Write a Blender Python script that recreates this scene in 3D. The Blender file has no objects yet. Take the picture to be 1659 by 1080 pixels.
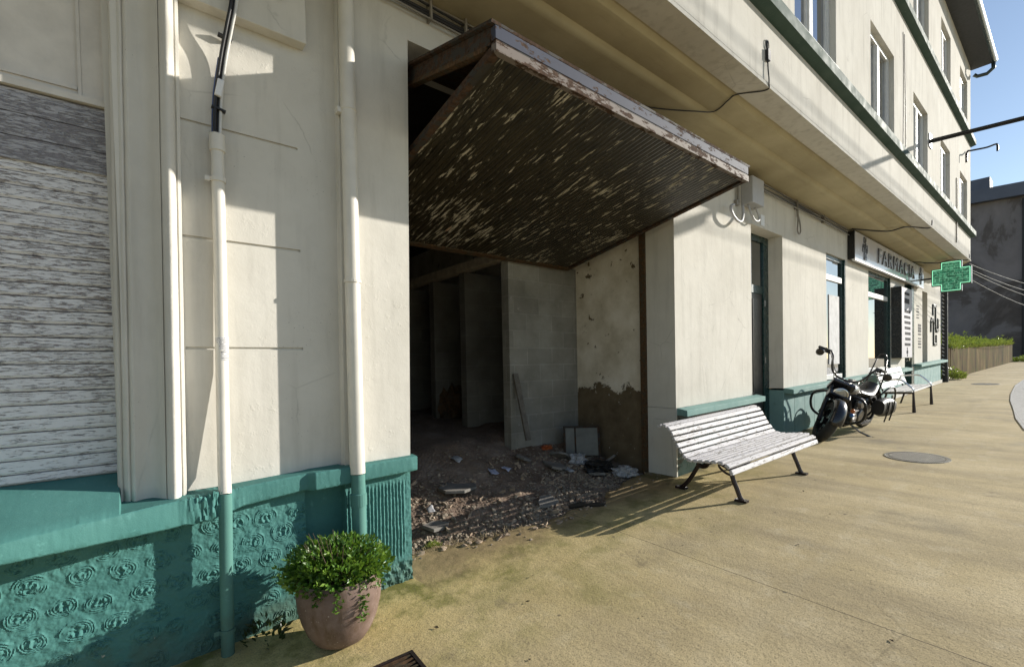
import bpy, bmesh, math, random
from mathutils import Vector, Matrix, Euler, noise as mnoise
random.seed(7)
R_ = math.radians
scene = bpy.context.scene
COL = scene.collection

# ------------------------------------------------------------------ helpers
def tag(o, label=None, cat=None, group=None, kind=None):
    if label: o['label'] = label
    if cat: o['category'] = cat
    if group: o['group'] = group
    if kind or cat: o['kind'] = kind or 'thing'
    return o

def empty(name, label, cat, loc=(0, 0, 0), rot=(0, 0, 0), group=None):
    o = bpy.data.objects.new(name, None)
    COL.objects.link(o)
    o.location = loc
    o.rotation_euler = rot
    o.empty_display_size = 0.1
    return tag(o, label, cat, group)

def rootmat(o):
    while o.parent: o = o.parent
    return Matrix.LocRotScale(o.location, o.rotation_euler, None)

class MB:
    def __init__(s): s.bm = bmesh.new()
    def face(s, pts):
        vs = [s.bm.verts.new(p) for p in pts]
        return s.bm.faces.new(vs)
    def hexa(s, p):   # 8 points, bottom loop then top loop
        v = [s.bm.verts.new(q) for q in p]
        for f in ((3, 2, 1, 0), (4, 5, 6, 7), (0, 1, 5, 4), (1, 2, 6, 5), (2, 3, 7, 6), (3, 0, 4, 7)):
            s.bm.faces.new([v[i] for i in f])
        return s
    def box(s, x0, x1, y0, y1, z0, z1):
        return s.hexa([(x0, y0, z0), (x1, y0, z0), (x1, y1, z0), (x0, y1, z0),
                       (x0, y0, z1), (x1, y0, z1), (x1, y1, z1), (x0, y1, z1)])
    def slope(s, x0, x1, y0, y1, zb0, zb1, zt0, zt1):   # box whose bottom and top rise along x
        return s.hexa([(x0, y0, zb0), (x1, y0, zb1), (x1, y1, zb1), (x0, y1, zb0),
                       (x0, y0, zt0), (x1, y0, zt1), (x1, y1, zt1), (x0, y1, zt0)])
    def obox(s, c, u, v, w, hu, hv, hw):   # oriented box
        c = Vector(c); u = Vector(u).normalized() * hu; v = Vector(v).normalized() * hv; w = Vector(w).normalized() * hw
        return s.hexa([c-u-v-w, c+u-v-w, c+u+v-w, c-u+v-w, c-u-v+w, c+u-v+w, c+u+v+w, c-u+v+w])
    def prism(s, poly, axis, a0, a1):
        # poly: 2D list; axis 'x': (y,z), 'y': (x,z), 'z': (x,y)
        def P(q, a):
            return (a, q[0], q[1]) if axis == 'x' else (q[0], a, q[1]) if axis == 'y' else (q[0], q[1], a)
        A = [s.bm.verts.new(P(q, a0)) for q in poly]
        B = [s.bm.verts.new(P(q, a1)) for q in poly]
        n = len(poly)
        for i in range(n):
            j = (i+1) % n
            s.bm.faces.new((A[i], A[j], B[j], B[i]))
        s.bm.faces.new(A[::-1]); s.bm.faces.new(B)
        return s
    def sweep(s, profile, axis_pts):   # open profile (list of vec) rows: list of lists of points -> quads
        rows = [[s.bm.verts.new(p) for p in row] for row in axis_pts]
        for a, b in zip(rows, rows[1:]):
            for i in range(len(a)-1):
                s.bm.faces.new((a[i], a[i+1], b[i+1], b[i]))
        return s
    def rows(s, rows, close=False):
        rr = [[s.bm.verts.new(p) for p in row] for row in rows]
        for a, b in zip(rr, rr[1:]):
            n = len(a)
            for i in range(n if close else n-1):
                j = (i+1) % n
                s.bm.faces.new((a[i], a[j], b[j], b[i]))
        return rr
    def tube(s, pts, r, n=8, closed=False, cap=True, flat=None):
        pts = [Vector(p) for p in pts]
        N = len(pts)
        rad = r if isinstance(r, (list, tuple)) else [r]*N
        rings = []
        prev = None
        for i, p in enumerate(pts):
            if closed: t = pts[(i+1) % N] - pts[i-1]
            else: t = pts[min(i+1, N-1)] - pts[max(i-1, 0)]
            t.normalize()
            if prev is None:
                up = Vector((0, 0, 1)) if abs(t.z) < .9 else Vector((1, 0, 0))
                if flat: up = Vector(flat)
                a = t.cross(up).normalized()
            else:
                a = (prev - t*prev.dot(t)).normalized()
            prev = a
            b = t.cross(a)
            rings.append([s.bm.verts.new(p + (a*math.cos(2*math.pi*k/n) + b*math.sin(2*math.pi*k/n))*rad[i]) for k in range(n)])
        M = N if closed else N-1
        for i in range(M):
            A, B = rings[i], rings[(i+1) % N]
            for k in range(n):
                s.bm.faces.new((A[k], A[(k+1) % n], B[(k+1) % n], B[k]))
        if cap and not closed:
            s.bm.faces.new(rings[0][::-1]); s.bm.faces.new(rings[-1])
        return s
    def cyl(s, a, b, r, n=16, r2=None):
        return s.tube([a, b], [r, r if r2 is None else r2], n)
    def lathe(s, prof, c=(0, 0, 0), axis=(0, 0, 1), n=24, cap=True):
        ax = Vector(axis).normalized()
        u = ax.orthogonal().normalized(); v = ax.cross(u)
        c = Vector(c)
        rings = []
        for (r, h) in prof:
            rings.append([s.bm.verts.new(c + ax*h + (u*math.cos(2*math.pi*k/n)+v*math.sin(2*math.pi*k/n))*max(r, 1e-4)) for k in range(n)])
        for A, B in zip(rings, rings[1:]):
            for k in range(n):
                s.bm.faces.new((A[k], A[(k+1) % n], B[(k+1) % n], B[k]))
        if cap:
            s.bm.faces.new(rings[0][::-1]); s.bm.faces.new(rings[-1])
        return s
    def ell(s, c, rx, ry, rz, nu=16, nv=10, mat=None):
        c = Vector(c)
        rows = []
        for j in range(nv+1):
            th = math.pi*j/nv
            row = []
            for i in range(nu):
                ph = 2*math.pi*i/nu
                q = Vector((rx*max(math.sin(th), 1e-3)*math.cos(ph), ry*max(math.sin(th), 1e-3)*math.sin(ph), rz*math.cos(th)))
                if mat: q = mat @ q
                row.append(c+q)
            rows.append(row)
        s.rows(rows, close=True)
        return s
    def xform(s, m):
        bmesh.ops.transform(s.bm, matrix=m, verts=s.bm.verts)
        return s
    def build(s, name, m, parent=None, local=False, smooth=False, bevel=0, label=None, solid=0, recalc=True):
        if recalc: bmesh.ops.recalc_face_normals(s.bm, faces=s.bm.faces)
        if parent and not local:
            bmesh.ops.transform(s.bm, matrix=rootmat(parent).inverted(), verts=s.bm.verts)
        me = bpy.data.meshes.new(name)
        s.bm.to_mesh(me); s.bm.free()
        if smooth:
            me.polygons.foreach_set('use_smooth', [True]*len(me.polygons))
        me.materials.append(m)
        o = bpy.data.objects.new(name, me)
        COL.objects.link(o)
        if parent: o.parent = parent
        if bevel:
            b = o.modifiers.new('bevel', 'BEVEL'); b.width = bevel; b.segments = 2; b.limit_method = 'ANGLE'
        if smooth == 'auto':
            e = o.modifiers.new('split', 'EDGE_SPLIT'); e.split_angle = R_(38)
        if label: o['label'] = label
        return o

def build_each(mb, name, m, parent=None, **kw):
    # every loose island becomes an object of its own
    bm = mb.bm; bm.verts.ensure_lookup_table(); seen = set(); out = []
    for v in bm.verts:
        if v in seen: continue
        stack = [v]; seen.add(v); isl = [v]
        while stack:
            q = stack.pop()
            for e in q.link_edges:
                o = e.other_vert(q)
                if o not in seen: seen.add(o); stack.append(o); isl.append(o)
        n = MB(); mp = {q: n.bm.verts.new(q.co) for q in isl}
        fs = {f for q in isl for f in q.link_faces}
        for f in fs: n.bm.faces.new([mp[q] for q in f.verts])
        out.append(n.build(name, m, parent, **kw))
    bm.free()
    return out

# ------------------------------------------------------------------ materials
class NT:
    def __init__(s, name):
        s.m = bpy.data.materials.new(name); s.m.use_nodes = True
        s.t = s.m.node_tree; s.N = s.t.nodes; s.L = s.t.links
        s.b = s.N['Principled BSDF']
        s.co = s.N.new('ShaderNodeTexCoord').outputs['Object']
        s.pos = s.N.new('ShaderNodeNewGeometry').outputs['Position']
        s.nor = s.pos.node.outputs['Normal']
    def lk(s, v, sock):
        if hasattr(v, 'node'): s.L.new(v, sock)
        elif isinstance(v, (tuple, list)) and len(v) == 3 and sock.type == 'RGBA': sock.default_value = (*v, 1)
        else: sock.default_value = v
    def map(s, vec, scale=(1, 1, 1), rot=(0, 0, 0), loc=(0, 0, 0)):
        n = s.N.new('ShaderNodeMapping'); s.lk(vec, n.inputs[0])
        n.inputs['Scale'].default_value = scale; n.inputs['Rotation'].default_value = rot; n.inputs['Location'].default_value = loc
        return n.outputs[0]
    def noise(s, scale, detail=4, rough=.55, vec=None, dist=0.):
        n = s.N.new('ShaderNodeTexNoise'); s.lk(vec if vec is not None else s.pos, n.inputs['Vector'])
        n.inputs['Scale'].default_value = scale; n.inputs['Detail'].default_value = detail
        n.inputs['Roughness'].default_value = rough; n.inputs['Distortion'].default_value = dist
        return n.outputs['Fac']
    def vor(s, scale, vec=None, feat='F1', out='Distance'):
        n = s.N.new('ShaderNodeTexVoronoi'); n.feature = feat; s.lk(vec if vec is not None else s.pos, n.inputs['Vector'])
        n.inputs['Scale'].default_value = scale
        return n.outputs[out]
    def ramp(s, f, stops, interp='LINEAR'):
        n = s.N.new('ShaderNodeValToRGB'); s.lk(f, n.inputs[0]); cr = n.color_ramp; cr.interpolation = interp
        while len(cr.elements) < len(stops): cr.elements.new(.5)
        for e, (p, c) in zip(cr.elements, stops):
            e.position = p; e.color = (*c, 1) if isinstance(c, (tuple, list)) else (c, c, c, 1)
        return n.outputs[0]
    def mix(s, f, a, b, mode='MIX'):
        n = s.N.new('ShaderNodeMix'); n.data_type = 'RGBA'; n.blend_type = mode
        s.lk(f, n.inputs[0]); s.lk(a, n.inputs[6]); s.lk(b, n.inputs[7])
        return n.outputs[2]
    def math(s, op, a, b=0., c=0.):
        n = s.N.new('ShaderNodeMath'); n.operation = op
        s.lk(a, n.inputs[0]); s.lk(b, n.inputs[1]); s.lk(c, n.inputs[2])
        return n.outputs[0]
    def sep(s, v):
        n = s.N.new('ShaderNodeSeparateXYZ'); s.lk(v, n.inputs[0]); return n.outputs
    def comb(s, x, y, z):
        n = s.N.new('ShaderNodeCombineXYZ'); s.lk(x, n.inputs[0]); s.lk(y, n.inputs[1]); s.lk(z, n.inputs[2]); return n.outputs[0]
    def bump(s, h, strength=.5, dist=.01, nrm=None):
        n = s.N.new('ShaderNodeBump'); s.lk(h, n.inputs['Height']); n.inputs['Strength'].default_value = strength
        n.inputs['Distance'].default_value = dist
        if nrm is not None: s.lk(nrm, n.inputs['Normal'])
        return n.outputs[0]
    def out(s, col=None, rough=None, nrm=None, metal=None, spec=None, coat=None, emis=None, emis_s=None):
        b = s.b.inputs
        if col is not None: s.lk(col, b['Base Color'])
        if rough is not None: s.lk(rough, b['Roughness'])
        if nrm is not None: s.lk(nrm, b['Normal'])
        if metal is not None: s.lk(metal, b['Metallic'])
        if spec is not None: s.lk(spec, b['Specular IOR Level'])
        if coat is not None: s.lk(coat, b['Coat Weight']); b['Coat Roughness'].default_value = .03
        if emis is not None: s.lk(emis, b['Emission Color'])
        if emis_s is not None: s.lk(emis_s, b['Emission Strength'])
        return s.m

def simple(name, col, rough=.5, metal=0., spec=.5, var=.12, scale=14., bump=0., coat=None, bscale=60.):
    t = NT(name)
    f = t.noise(scale, 5, .6, t.co)
    c = t.ramp(f, [(.3, tuple(x*(1-var) for x in col)), (.7, tuple(min(1, x*(1+var)) for x in col))])
    r = t.ramp(t.noise(scale*1.7, 4, .6, t.co), [(.3, max(.02, rough-.08)), (.7, min(1, rough+.08))])
    n = t.bump(t.noise(bscale, 4, .6, t.co), .5, bump) if bump else None
    return t.out(c, r, n, metal, spec, coat)

def plaster(name, base, dirt, lump=.004, dirtiness=.5, streak=.25, rough=.75, peel=None):
    t = NT(name)
    big = t.noise(1.1, 5, .6)
    med = t.noise(6, 6, .62)
    fine = t.noise(85, 4, .6)
    x, y, z = t.sep(t.pos)
    st = t.noise(3.2, 5, .6, t.map(t.pos, (3.5, 3.5, .35)))
    c = t.mix(t.ramp(big, [(.35, 0.), (.72, dirtiness)]), base, dirt)
    c = t.mix(t.ramp(st, [(.5, 0.), (.8, streak)]), c, tuple(v*.72 for v in dirt))
    c = t.mix(t.ramp(med, [(.3, .10), (.6, 0.)]), c, tuple(v*.6 for v in dirt))
    sp = t.vor(38, t.map(t.pos, (1, 1, 1)))
    spk = t.math('MULTIPLY', t.ramp(sp, [(.05, 1.), (.10, 0.)]), t.ramp(t.noise(2.3, 3, .5), [(.56, 0.), (.66, .75)]))
    c = t.mix(spk, c, (.09, .075, .06))
    n = t.bump(med, .55, lump*3)
    n = t.bump(fine, .45, lump*.55, n)
    blob = t.ramp(t.noise(19, 5, .65), [(.55, 0.), (.68, 1.)])
    n = t.bump(t.math('MULTIPLY', blob, t.ramp(t.noise(1.6, 3, .5), [(.45, 0.), (.62, 1.)])), .6, lump*.9, n)
    crk = t.vor(1.3, t.map(t.mix(.06, t.pos, t.noise(7, 4, .6)), (1, 1, 1)), 'DISTANCE_TO_EDGE')
    ck = t.math('MULTIPLY', t.ramp(crk, [(.0, 1.), (.006, 0.)]), t.ramp(t.noise(1.9, 2, .5), [(.54, 0.), (.6, 1.)]))
    c = t.mix(t.math('MULTIPLY', ck, .34), c, tuple(v*.35 for v in dirt))
    return t.out(c, .9, n, spec=.08)

M = {}
M['cream'] = plaster('cream_plaster', (.66, .635, .575), (.50, .475, .415), .0022, .5, .42)
M['cream_up'] = plaster('cream_upper_plaster', (.61, .59, .535), (.47, .445, .39), .0016, .6, .65)
M['cream_paint'] = simple('cream_painted_pipe', (.64, .61, .54), .42, var=.06, scale=9, bump=.0006)
M['cream_dirty'] = simple('grubby_cream_wood', (.66, .62, .56), .55, var=.10, scale=8, bump=.001)

def soffit_mat():
    t = NT('ochre_soffit_paint')
    f = t.noise(1.4, 5, .6)
    c = t.ramp(f, [(.3, (.335, .285, .170)), (.7, (.455, .395, .250))])
    c = t.mix(t.ramp(t.noise(9, 5, .65, t.map(t.pos, (.3, 2, 1))), [(.55, 0.), (.75, .35)]), c, (.26, .21, .14))
    return t.out(c, .8, t.bump(t.noise(50, 3, .5), .3, .002))
M['soffit'] = soffit_mat()

def teal_mat(name, a, b, lump=.003):
    t = NT(name)
    c = t.ramp(t.noise(2.4, 6, .62), [(.3, a), (.72, b)])
    c = t.mix(t.ramp(t.noise(24, 5, .7), [(.60, 0.), (.72, .35)]), c, tuple(v*1.5+.03 for v in b))
    c = t.mix(t.ramp(t.noise(11, 6, .7), [(.64, 0.), (.72, .5)]), c, tuple(v*.45 for v in a))
    sp = t.vor(120)
    c = t.mix(t.math('MULTIPLY', t.ramp(sp, [(.05, .8), (.09, 0.)]), t.ramp(t.noise(3, 3, .5), [(.52, 0.), (.6, 1.)])), c, (.55, .55, .5))
    x, y, z = t.sep(t.pos)
    spl = t.math('MULTIPLY', t.ramp(t.math('MULTIPLY_ADD', t.math('SUBTRACT', t.noise(8, 7, .72), .5), .5, t.math('ADD', z, 1.75)), [(.36, .7), (.52, 0.)]), .8)
    c = t.mix(spl, c, (.075, .095, .06))
    chip = t.ramp(t.noise(13, 7, .72, t.map(t.pos, (1, 1, 1), (0, 0, 0), (5, 2, 9))), [(.705, 0.), (.712, .8)])
    c = t.mix(chip, c, (.40, .37, .31))
    n = t.bump(t.noise(30, 5, .65), .5, lump)
    n = t.bump(t.noise(150, 3, .6), .5, lump*.4, n)
    return t.out(c, t.ramp(t.noise(6, 4, .6), [(.3, .66), (.7, .9)]), n, spec=.3)
M['teal'] = teal_mat('teal_masonry_paint', (.044, .152, .140), (.074, .212, .194))
M['teal_pipe'] = teal_mat('teal_pipe_paint', (.075, .195, .17), (.10, .24, .205), .0006)
M['teal_sill'] = teal_mat('pale_teal_sill_paint', (.15, .27, .25), (.21, .34, .31), .002)
M['dado_far'] = teal_mat('pale_teal_boarding', (.15, .265, .26), (.21, .335, .32), .0015)
M['dark_green'] = simple('dark_green_gloss_paint', (.008, .034, .032), .28, var=.25, scale=5, bump=.0006)
M['brown_frame'] = simple('dark_brown_joinery', (.028, .026, .024), .35, var=.25, scale=6)

def shutter_mat(name, white, wood, thr, tint):
    t = NT(name)
    v = t.map(t.pos, (5.5, 8, 46))
    f = t.noise(2.6, 8, .72, v, .6)
    f2 = t.noise(7, 6, .7, t.map(t.pos, (5, 6, 62)))
    m = t.math('ADD', t.math('MULTIPLY', f, .62), t.math('MULTIPLY', f2, .38))
    broad = t.noise(1.7, 4, .6, t.map(t.pos, (.8, 1, 2.6)))
    m = t.math('ADD', m, t.math('MULTIPLY', t.math('SUBTRACT', broad, .5), .17))
    k = t.ramp(m, [(thr, 1.), (thr+.03, 0.)])
    c = t.mix(t.noise(5, 5, .6, t.map(t.pos, (.6, 1, 5))), white, tint)
    c = t.mix(k, c, t.ramp(t.noise(14, 5, .7, v), [(.3, tuple(x*.6 for x in wood)), (.7, tuple(x*1.7 for x in wood))]))
    n = t.bump(k, .8, -.0018)
    n = t.bump(f2, .4, .0012, n)
    return t.out(c, .72, n)
M['shutter'] = shutter_mat('peeling_white_shutter', (.78, .765, .76), (.25, .22, .22), .447, (.68, .665, .67))
M['shutter_dirty'] = shutter_mat('grimy_shutter_box', (.55, .545, .57), (.20, .19, .205), .47, (.30, .295, .32))

def door_mat():
    t = NT('dark_flaking_door_paint')
    co = t.co
    v = t.map(co, (25, 2.3, 8))
    f = t.noise(1.5, 6, .6, v, .4)
    f2 = t.noise(2.6, 7, .68, t.map(co, (19, 3.4, 8)), .5)
    broad = t.noise(1.5, 3, .5, co)
    m = t.math('ADD', t.math('ADD', t.math('MULTIPLY', f, .58), t.math('MULTIPLY', f2, .42)), t.math('MULTIPLY', t.math('SUBTRACT', broad, .5), .24))
    k = t.ramp(m, [(.556, 0.), (.568, 1.)])
    base = t.ramp(t.noise(7, 6, .65, co), [(.3, (.017, .0135, .007)), (.7, (.040, .032, .017))])
    base = t.mix(t.ramp(t.noise(3, 4, .6, t.map(co, (6, 1, 1))), [(.5, 0.), (.7, .5)]), base, (.062, .05, .028))
    flake = t.ramp(t.noise(12, 4, .6, co), [(.3, (.26, .235, .175)), (.68, (.54, .50, .41))])
    red = t.ramp(t.noise(2.2, 3, .5, t.map(co, (2, 1.4, 1), (0, 0, 0), (4.2, 1, 0))), [(.70, 0.), (.74, 1.)])
    flake = t.mix(red, flake, (.42, .17, .07))
    c = t.mix(k, base, flake)
    return t.out(c, t.ramp(k, [(0., .42), (1., .8)]), t.bump(k, .7, .0016, t.bump(t.noise(60, 4, .6, co), .3, .001)))
M['door'] = door_mat()

def rust_paint(name, paint, thr, under=(.06, .036, .023)):
    t = NT(name)
    f = t.noise(13, 7, .7, t.map(t.pos, (.55, 1, 1.6)))
    k = t.ramp(f, [(thr, 0.), (thr+.03, 1.)])
    c = t.mix(k, t.ramp(t.noise(4, 4, .6), [(.3, tuple(v*.8 for v in paint)), (.7, paint)]), t.ramp(t.noise(40, 5, .6), [(.3, tuple(v*.5 for v in under)), (.7, tuple(v*1.6 for v in under))]))
    return t.out(c, t.ramp(k, [(0., .7), (1., .95)]), t.bump(k, .6, -.001), spec=.2)
M['edge_white'] = rust_paint('chipped_white_steel_edge', (.19, .16, .14), .50)
M['edge_blue'] = rust_paint('weathered_blue_grey_steel', (.055, .062, .090), .55)
M['edge_dark'] = rust_paint('rusty_dark_steel', (.05, .046, .04), .47)
M['edge_rust'] = rust_paint('rusty_timber_rail', (.075, .058, .036), .46, (.085, .05, .026))

def ground_mat():
    t = NT('tinted_concrete_pavement')
    x, y, z = t.sep(t.pos)
    big = t.noise(.9, 8, .68)
    st = t.noise(1.3, 6, .65, t.map(t.pos, (2.6, .38, 1), (0, 0, R_(9))))     # brushed streaks across the walk
    med = t.noise(5, 6, .65)
    c = t.ramp(big, [(.28, (.42, .335, .18)), (.5, (.545, .44, .25)), (.74, (.66, .55, .345))])
    c = t.mix(t.ramp(st, [(.42, .0), (.66, .72)]), c, (.34, .275, .17))
    c = t.mix(t.ramp(med, [(.55, 0.), (.8, .45)]), c, (.74, .66, .48))
    # yellow, mossy strip near the wall foot at the near end
    near = t.ramp(t.math('ADD', t.math('ADD', y, t.math('MULTIPLY', t.math('SUBTRACT', t.noise(1.2, 5, .6), .5), 1.6)), t.math('MULTIPLY', x, -.10)), [(-1.25/4+.5, 0.), (-.25/4+.5, 1.)])
    nm = t.N.new('ShaderNodeMapRange'); nm.inputs[1].default_value = -1.6; nm.inputs[2].default_value = -.35
    t.lk(t.math('ADD', t.math('ADD', y, t.math('MULTIPLY', t.math('SUBTRACT', t.noise(1.2, 5, .6), .5), 1.6)), t.math('MULTIPLY', x, -.12)), nm.inputs[0])
    near = nm.outputs[0]
    c = t.mix(t.math('MULTIPLY', near, .75), c, t.ramp(t.noise(3, 6, .65), [(.3, (.50, .385, .14)), (.7, (.70, .565, .26))]))
    moss = t.math('MULTIPLY', near, t.ramp(t.noise(3.1, 7, .7), [(.46, 0.), (.62, .9)]))
    c = t.mix(moss, c, (.15, .155, .032))
    # specks and stains
    sp = t.vor(70)
    c = t.mix(t.math('MULTIPLY', t.ramp(sp, [(.10, .85), (.20, 0.)]), t.ramp(t.noise(3.4, 4, .6), [(.5, 0.), (.62, 1.)])), c, (.10, .085, .05))
    grit = t.noise(130, 3, .65)
    c = t.mix(t.ramp(grit, [(.36, .75), (.47, 0.)]), c, (.20, .165, .10))
    stain = t.ramp(t.noise(.9, 5, .6, t.map(t.pos, (1, 1, 1), (0, 0, 0), (7, 3, 0))), [(.58, 0.), (.70, .5)])
    c = t.mix(stain, c, (.19, .165, .12))
    g1 = t.math('MULTIPLY_ADD', t.math('SUBTRACT', t.noise(7, 6, .7), .5), .35, y)
    foot = t.math('MULTIPLY', t.ramp(t.math('MULTIPLY_ADD', g1, 1., .5), [(.40, 0.), (.50, .75)]), t.math('GREATER_THAN', x, 4.4))
    c = t.mix(foot, c, (.14, .115, .06))
    dust = t.math('MULTIPLY', t.ramp(t.math('MULTIPLY_ADD', t.math('SUBTRACT', t.noise(5, 6, .7), .5), .55, t.math('ADD', y, .5)), [(.18, 0.), (.52, .8)]), t.math('MULTIPLY', t.math('GREATER_THAN', x, 1.43), t.math('LESS_THAN', x, 4.4)))
    c = t.mix(dust, c, (.27, .195, .11))
    oil = t.ramp(t.noise(1.7, 6, .7, t.map(t.pos, (1, 1, 1), (0, 0, 0), (31, 12, 0))), [(.61, 0.), (.68, .55)])
    c = t.mix(oil, c, (.20, .165, .105))
    spot = t.math('MULTIPLY', t.ramp(t.vor(5.5), [(.05, .8), (.075, 0.)]), t.ramp(t.noise(.9, 2, .5, t.map(t.pos, (1, 1, 1), (0, 0, 0), (3, 5, 0))), [(.5, 0.), (.58, 1.)]))
    c = t.mix(spot, c, (.13, .11, .075))
    # straight cast joint across the walk
    wob = t.math('MULTIPLY', t.math('SUBTRACT', t.noise(3, 4, .6), .5), .012)
    jx = t.math('ABSOLUTE', t.math('ADD', t.math('SUBTRACT', x, t.math('MULTIPLY_ADD', y, .063, 3.0)), wob))
    j = t.math('LESS_THAN', jx, .0032)
    jx2 = t.math('ABSOLUTE', t.math('ADD', t.math('SUBTRACT', t.math('MODULO', t.math('ADD', x, 0.), 5.2), 3.0), 9.))
    c = t.mix(t.math('MULTIPLY', j, .85), c, (.07, .06, .04))
    # faint meandering hairlines
    cr = t.vor(.75, t.mix(.12, t.pos, t.noise(2.2, 5, .7)), 'DISTANCE_TO_EDGE')
    ck = t.math('MULTIPLY', t.ramp(cr, [(0., 1.), (.004, 0.)]), t.ramp(t.noise(.8, 2, .5), [(.54, 0.), (.62, .3)]))
    c = t.mix(ck, c, (.10, .085, .05))
    # one broad pale patched seam running diagonally
    px = t.math('ABSOLUTE', t.math('ADD', t.math('SUBTRACT', y, t.math('MULTIPLY_ADD', x, .02, -1.78)), t.math('MULTIPLY', t.math('SUBTRACT', t.noise(1.3, 5, .6), .5), .5)))
    c = t.mix(t.ramp(px, [(.02, .06), (.06, 0.)]), c, (.66, .60, .46))
    n = t.bump(t.noise(42, 5, .65), .6, .0055)
    n = t.bump(grit, .55, .0016, n)
    n = t.bump(t.noise(4, 4, .6), .3, .012, n)
    n = t.bump(j, 1., -.004, n)
    return t.out(c, .9, n, spec=.18)
M['ground'] = ground_mat()

def cobble_mat():
    t = NT('pale_stone_setts')
    v = t.map(t.pos, (2.2, 5.5, 1), (0, 0, .5))
    n = t.N.new('ShaderNodeTexBrick'); t.lk(v, n.inputs['Vector']); n.inputs['Scale'].default_value = 2.2
    n.inputs['Color1'].default_value = (.62, .60, .56, 1); n.inputs['Color2'].default_value = (.44, .43, .40, 1); n.inputs['Mortar'].default_value = (.14, .13, .12, 1)
    n.inputs['Mortar Size'].default_value = .03
    return t.out(n.outputs['Color'], .8, t.bump(n.outputs['Fac'], .8, -.01))
M['cobble'] = cobble_mat()

def dirt_mat():
    t = NT('rubble_strewn_earth')
    c = t.ramp(t.noise(3, 7, .68), [(.3, (.11, .075, .052)), (.5, (.20, .145, .11)), (.72, (.31, .25, .205))])
    c = t.mix(t.ramp(t.noise(1.8, 4, .6, t.map(t.pos, (1, 1, 1), (0, 0, 0), (3, 8, 0))), [(.5, 0.), (.65, .55)]), c, (.21, .15, .105))
    c = t.mix(t.ramp(t.vor(34), [(.18, .8), (.3, 0.)]), c, t.ramp(t.noise(30, 2, .5), [(.4, (.10, .08, .065)), (.65, (.34, .30, .26))]))
    n = t.bump(t.vor(34), .8, -.012)
    n = t.bump(t.noise(90, 4, .7), .7, .006, n)
    return t.out(c, .95, n, spec=.2)
M['dirt'] = dirt_mat()

def block_mat(bay_shade=0):
    t = NT('shade_tinted_concrete_block' if bay_shade else 'grey_concrete_block')
    x, y, z = t.sep(t.pos)
    v = t.comb(t.math('ADD', x, y), z, 0.)
    n = t.N.new('ShaderNodeTexBrick'); t.lk(v, n.inputs['Vector']); n.inputs['Scale'].default_value = 1.
    n.inputs['Brick Width'].default_value = .42; n.inputs['Row Height'].default_value = .205; n.inputs['Mortar Size'].default_value = .009
    n.inputs['Color1'].default_value = (.29, .28, .25, 1); n.inputs['Color2'].default_value = (.37, .36, .32, 1); n.inputs['Mortar'].default_value = (.41, .40, .36, 1)
    n.inputs['Mortar Smooth'].default_value = .3
    c = t.mix(t.ramp(t.noise(1.6, 6, .65), [(.30, .85), (.66, .12)]), n.outputs['Color'], (.13, .12, .095))
    c = t.mix(t.ramp(t.noise(14, 6, .7), [(.62, 0.), (.75, .6)]), c, (.46, .45, .42))
    if bay_shade: c = t.mix(t.ramp(t.noise(.9, 5, .6), [(.3, .85), (.7, .4)]), c, (.06, .055, .045))  # shade of the deep bays put into the colour of the rear stall walls
    nn = t.bump(n.outputs['Fac'], .6, .006)
    nn = t.bump(t.noise(70, 5, .7), .6, .005, nn)
    return t.out(c, .95, nn, spec=.2)
M['block'] = block_mat(); M['block_shade'] = block_mat(1)

def inner_plaster():
    t = NT('damp_peeling_inner_plaster')
    x, y, z = t.sep(t.pos)
    e = t.math('ADD', z, t.math('MULTIPLY', t.math('SUBTRACT', t.noise(5.5, 6, .7), .5), .62))
    k = t.ramp(t.math('MULTIPLY_ADD', e, .25, .5), [((-.30*.25+.5)-.004, 1.), (-.30*.25+.5, 0.)])
    flk = t.ramp(t.noise(6.5, 6, .7, t.map(t.pos, (1, 1, 1), (0, 0, 0), (2, 9, 4))), [(.635, 0.), (.642, 1.)])
    k = t.math('MAXIMUM', k, flk)
    a = t.ramp(t.noise(2.6, 6, .65), [(.3, (.50, .44, .33)), (.55, (.70, .64, .53)), (.72, (.80, .75, .66))])
    b = t.ramp(t.noise(5, 6, .7), [(.3, (.10, .075, .045)), (.7, (.19, .145, .09))])
    b = t.mix(t.ramp(t.noise(16, 6, .72), [(.66, 0.), (.69, 1.)]), b, (.48, .45, .40))
    n = t.bump(k, .8, -.006); n = t.bump(t.noise(30, 5, .65), .4, .004, n)
    return t.out(t.mix(k, a, b), .9, n, spec=.2)
M['inner'] = inner_plaster()
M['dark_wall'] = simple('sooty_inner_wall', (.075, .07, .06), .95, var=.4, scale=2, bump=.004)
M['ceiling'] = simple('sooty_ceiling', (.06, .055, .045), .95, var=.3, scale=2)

def slat_mat():
    t = NT('peeling_white_bench_wood')
    v = t.map(t.co, (3, 24, 24))
    f = t.noise(2.4, 8, .72, v, .5)
    fl = t.noise(26, 5, .65, t.map(t.co, (.7, 2, 2)))
    m = t.math('ADD', t.math('MULTIPLY', f, .62), t.math('MULTIPLY', fl, .38))
    k = t.ramp(m, [(.428, 1.), (.46, 0.)])
    c = t.mix(t.noise(3, 4, .6, t.map(t.co, (.5, 9, 9))), (.63, .605, .585), (.50, .49, .52))
    c = t.mix(k, c, t.ramp(t.noise(9, 5, .7, v), [(.3, (.10, .09, .08)), (.7, (.28, .25, .22))]))
    return t.out(c, .7, t.bump(k, .7, -.0012))
M['slat'] = slat_mat()
M['slat_grey'] = simple('pale_grey_bench_boards', (.55, .54, .52), .6, var=.12, scale=6)
M['iron'] = simple('dark_brown_cast_iron', (.035, .022, .020), .42, .3, var=.3, scale=16, bump=.0012)
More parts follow.
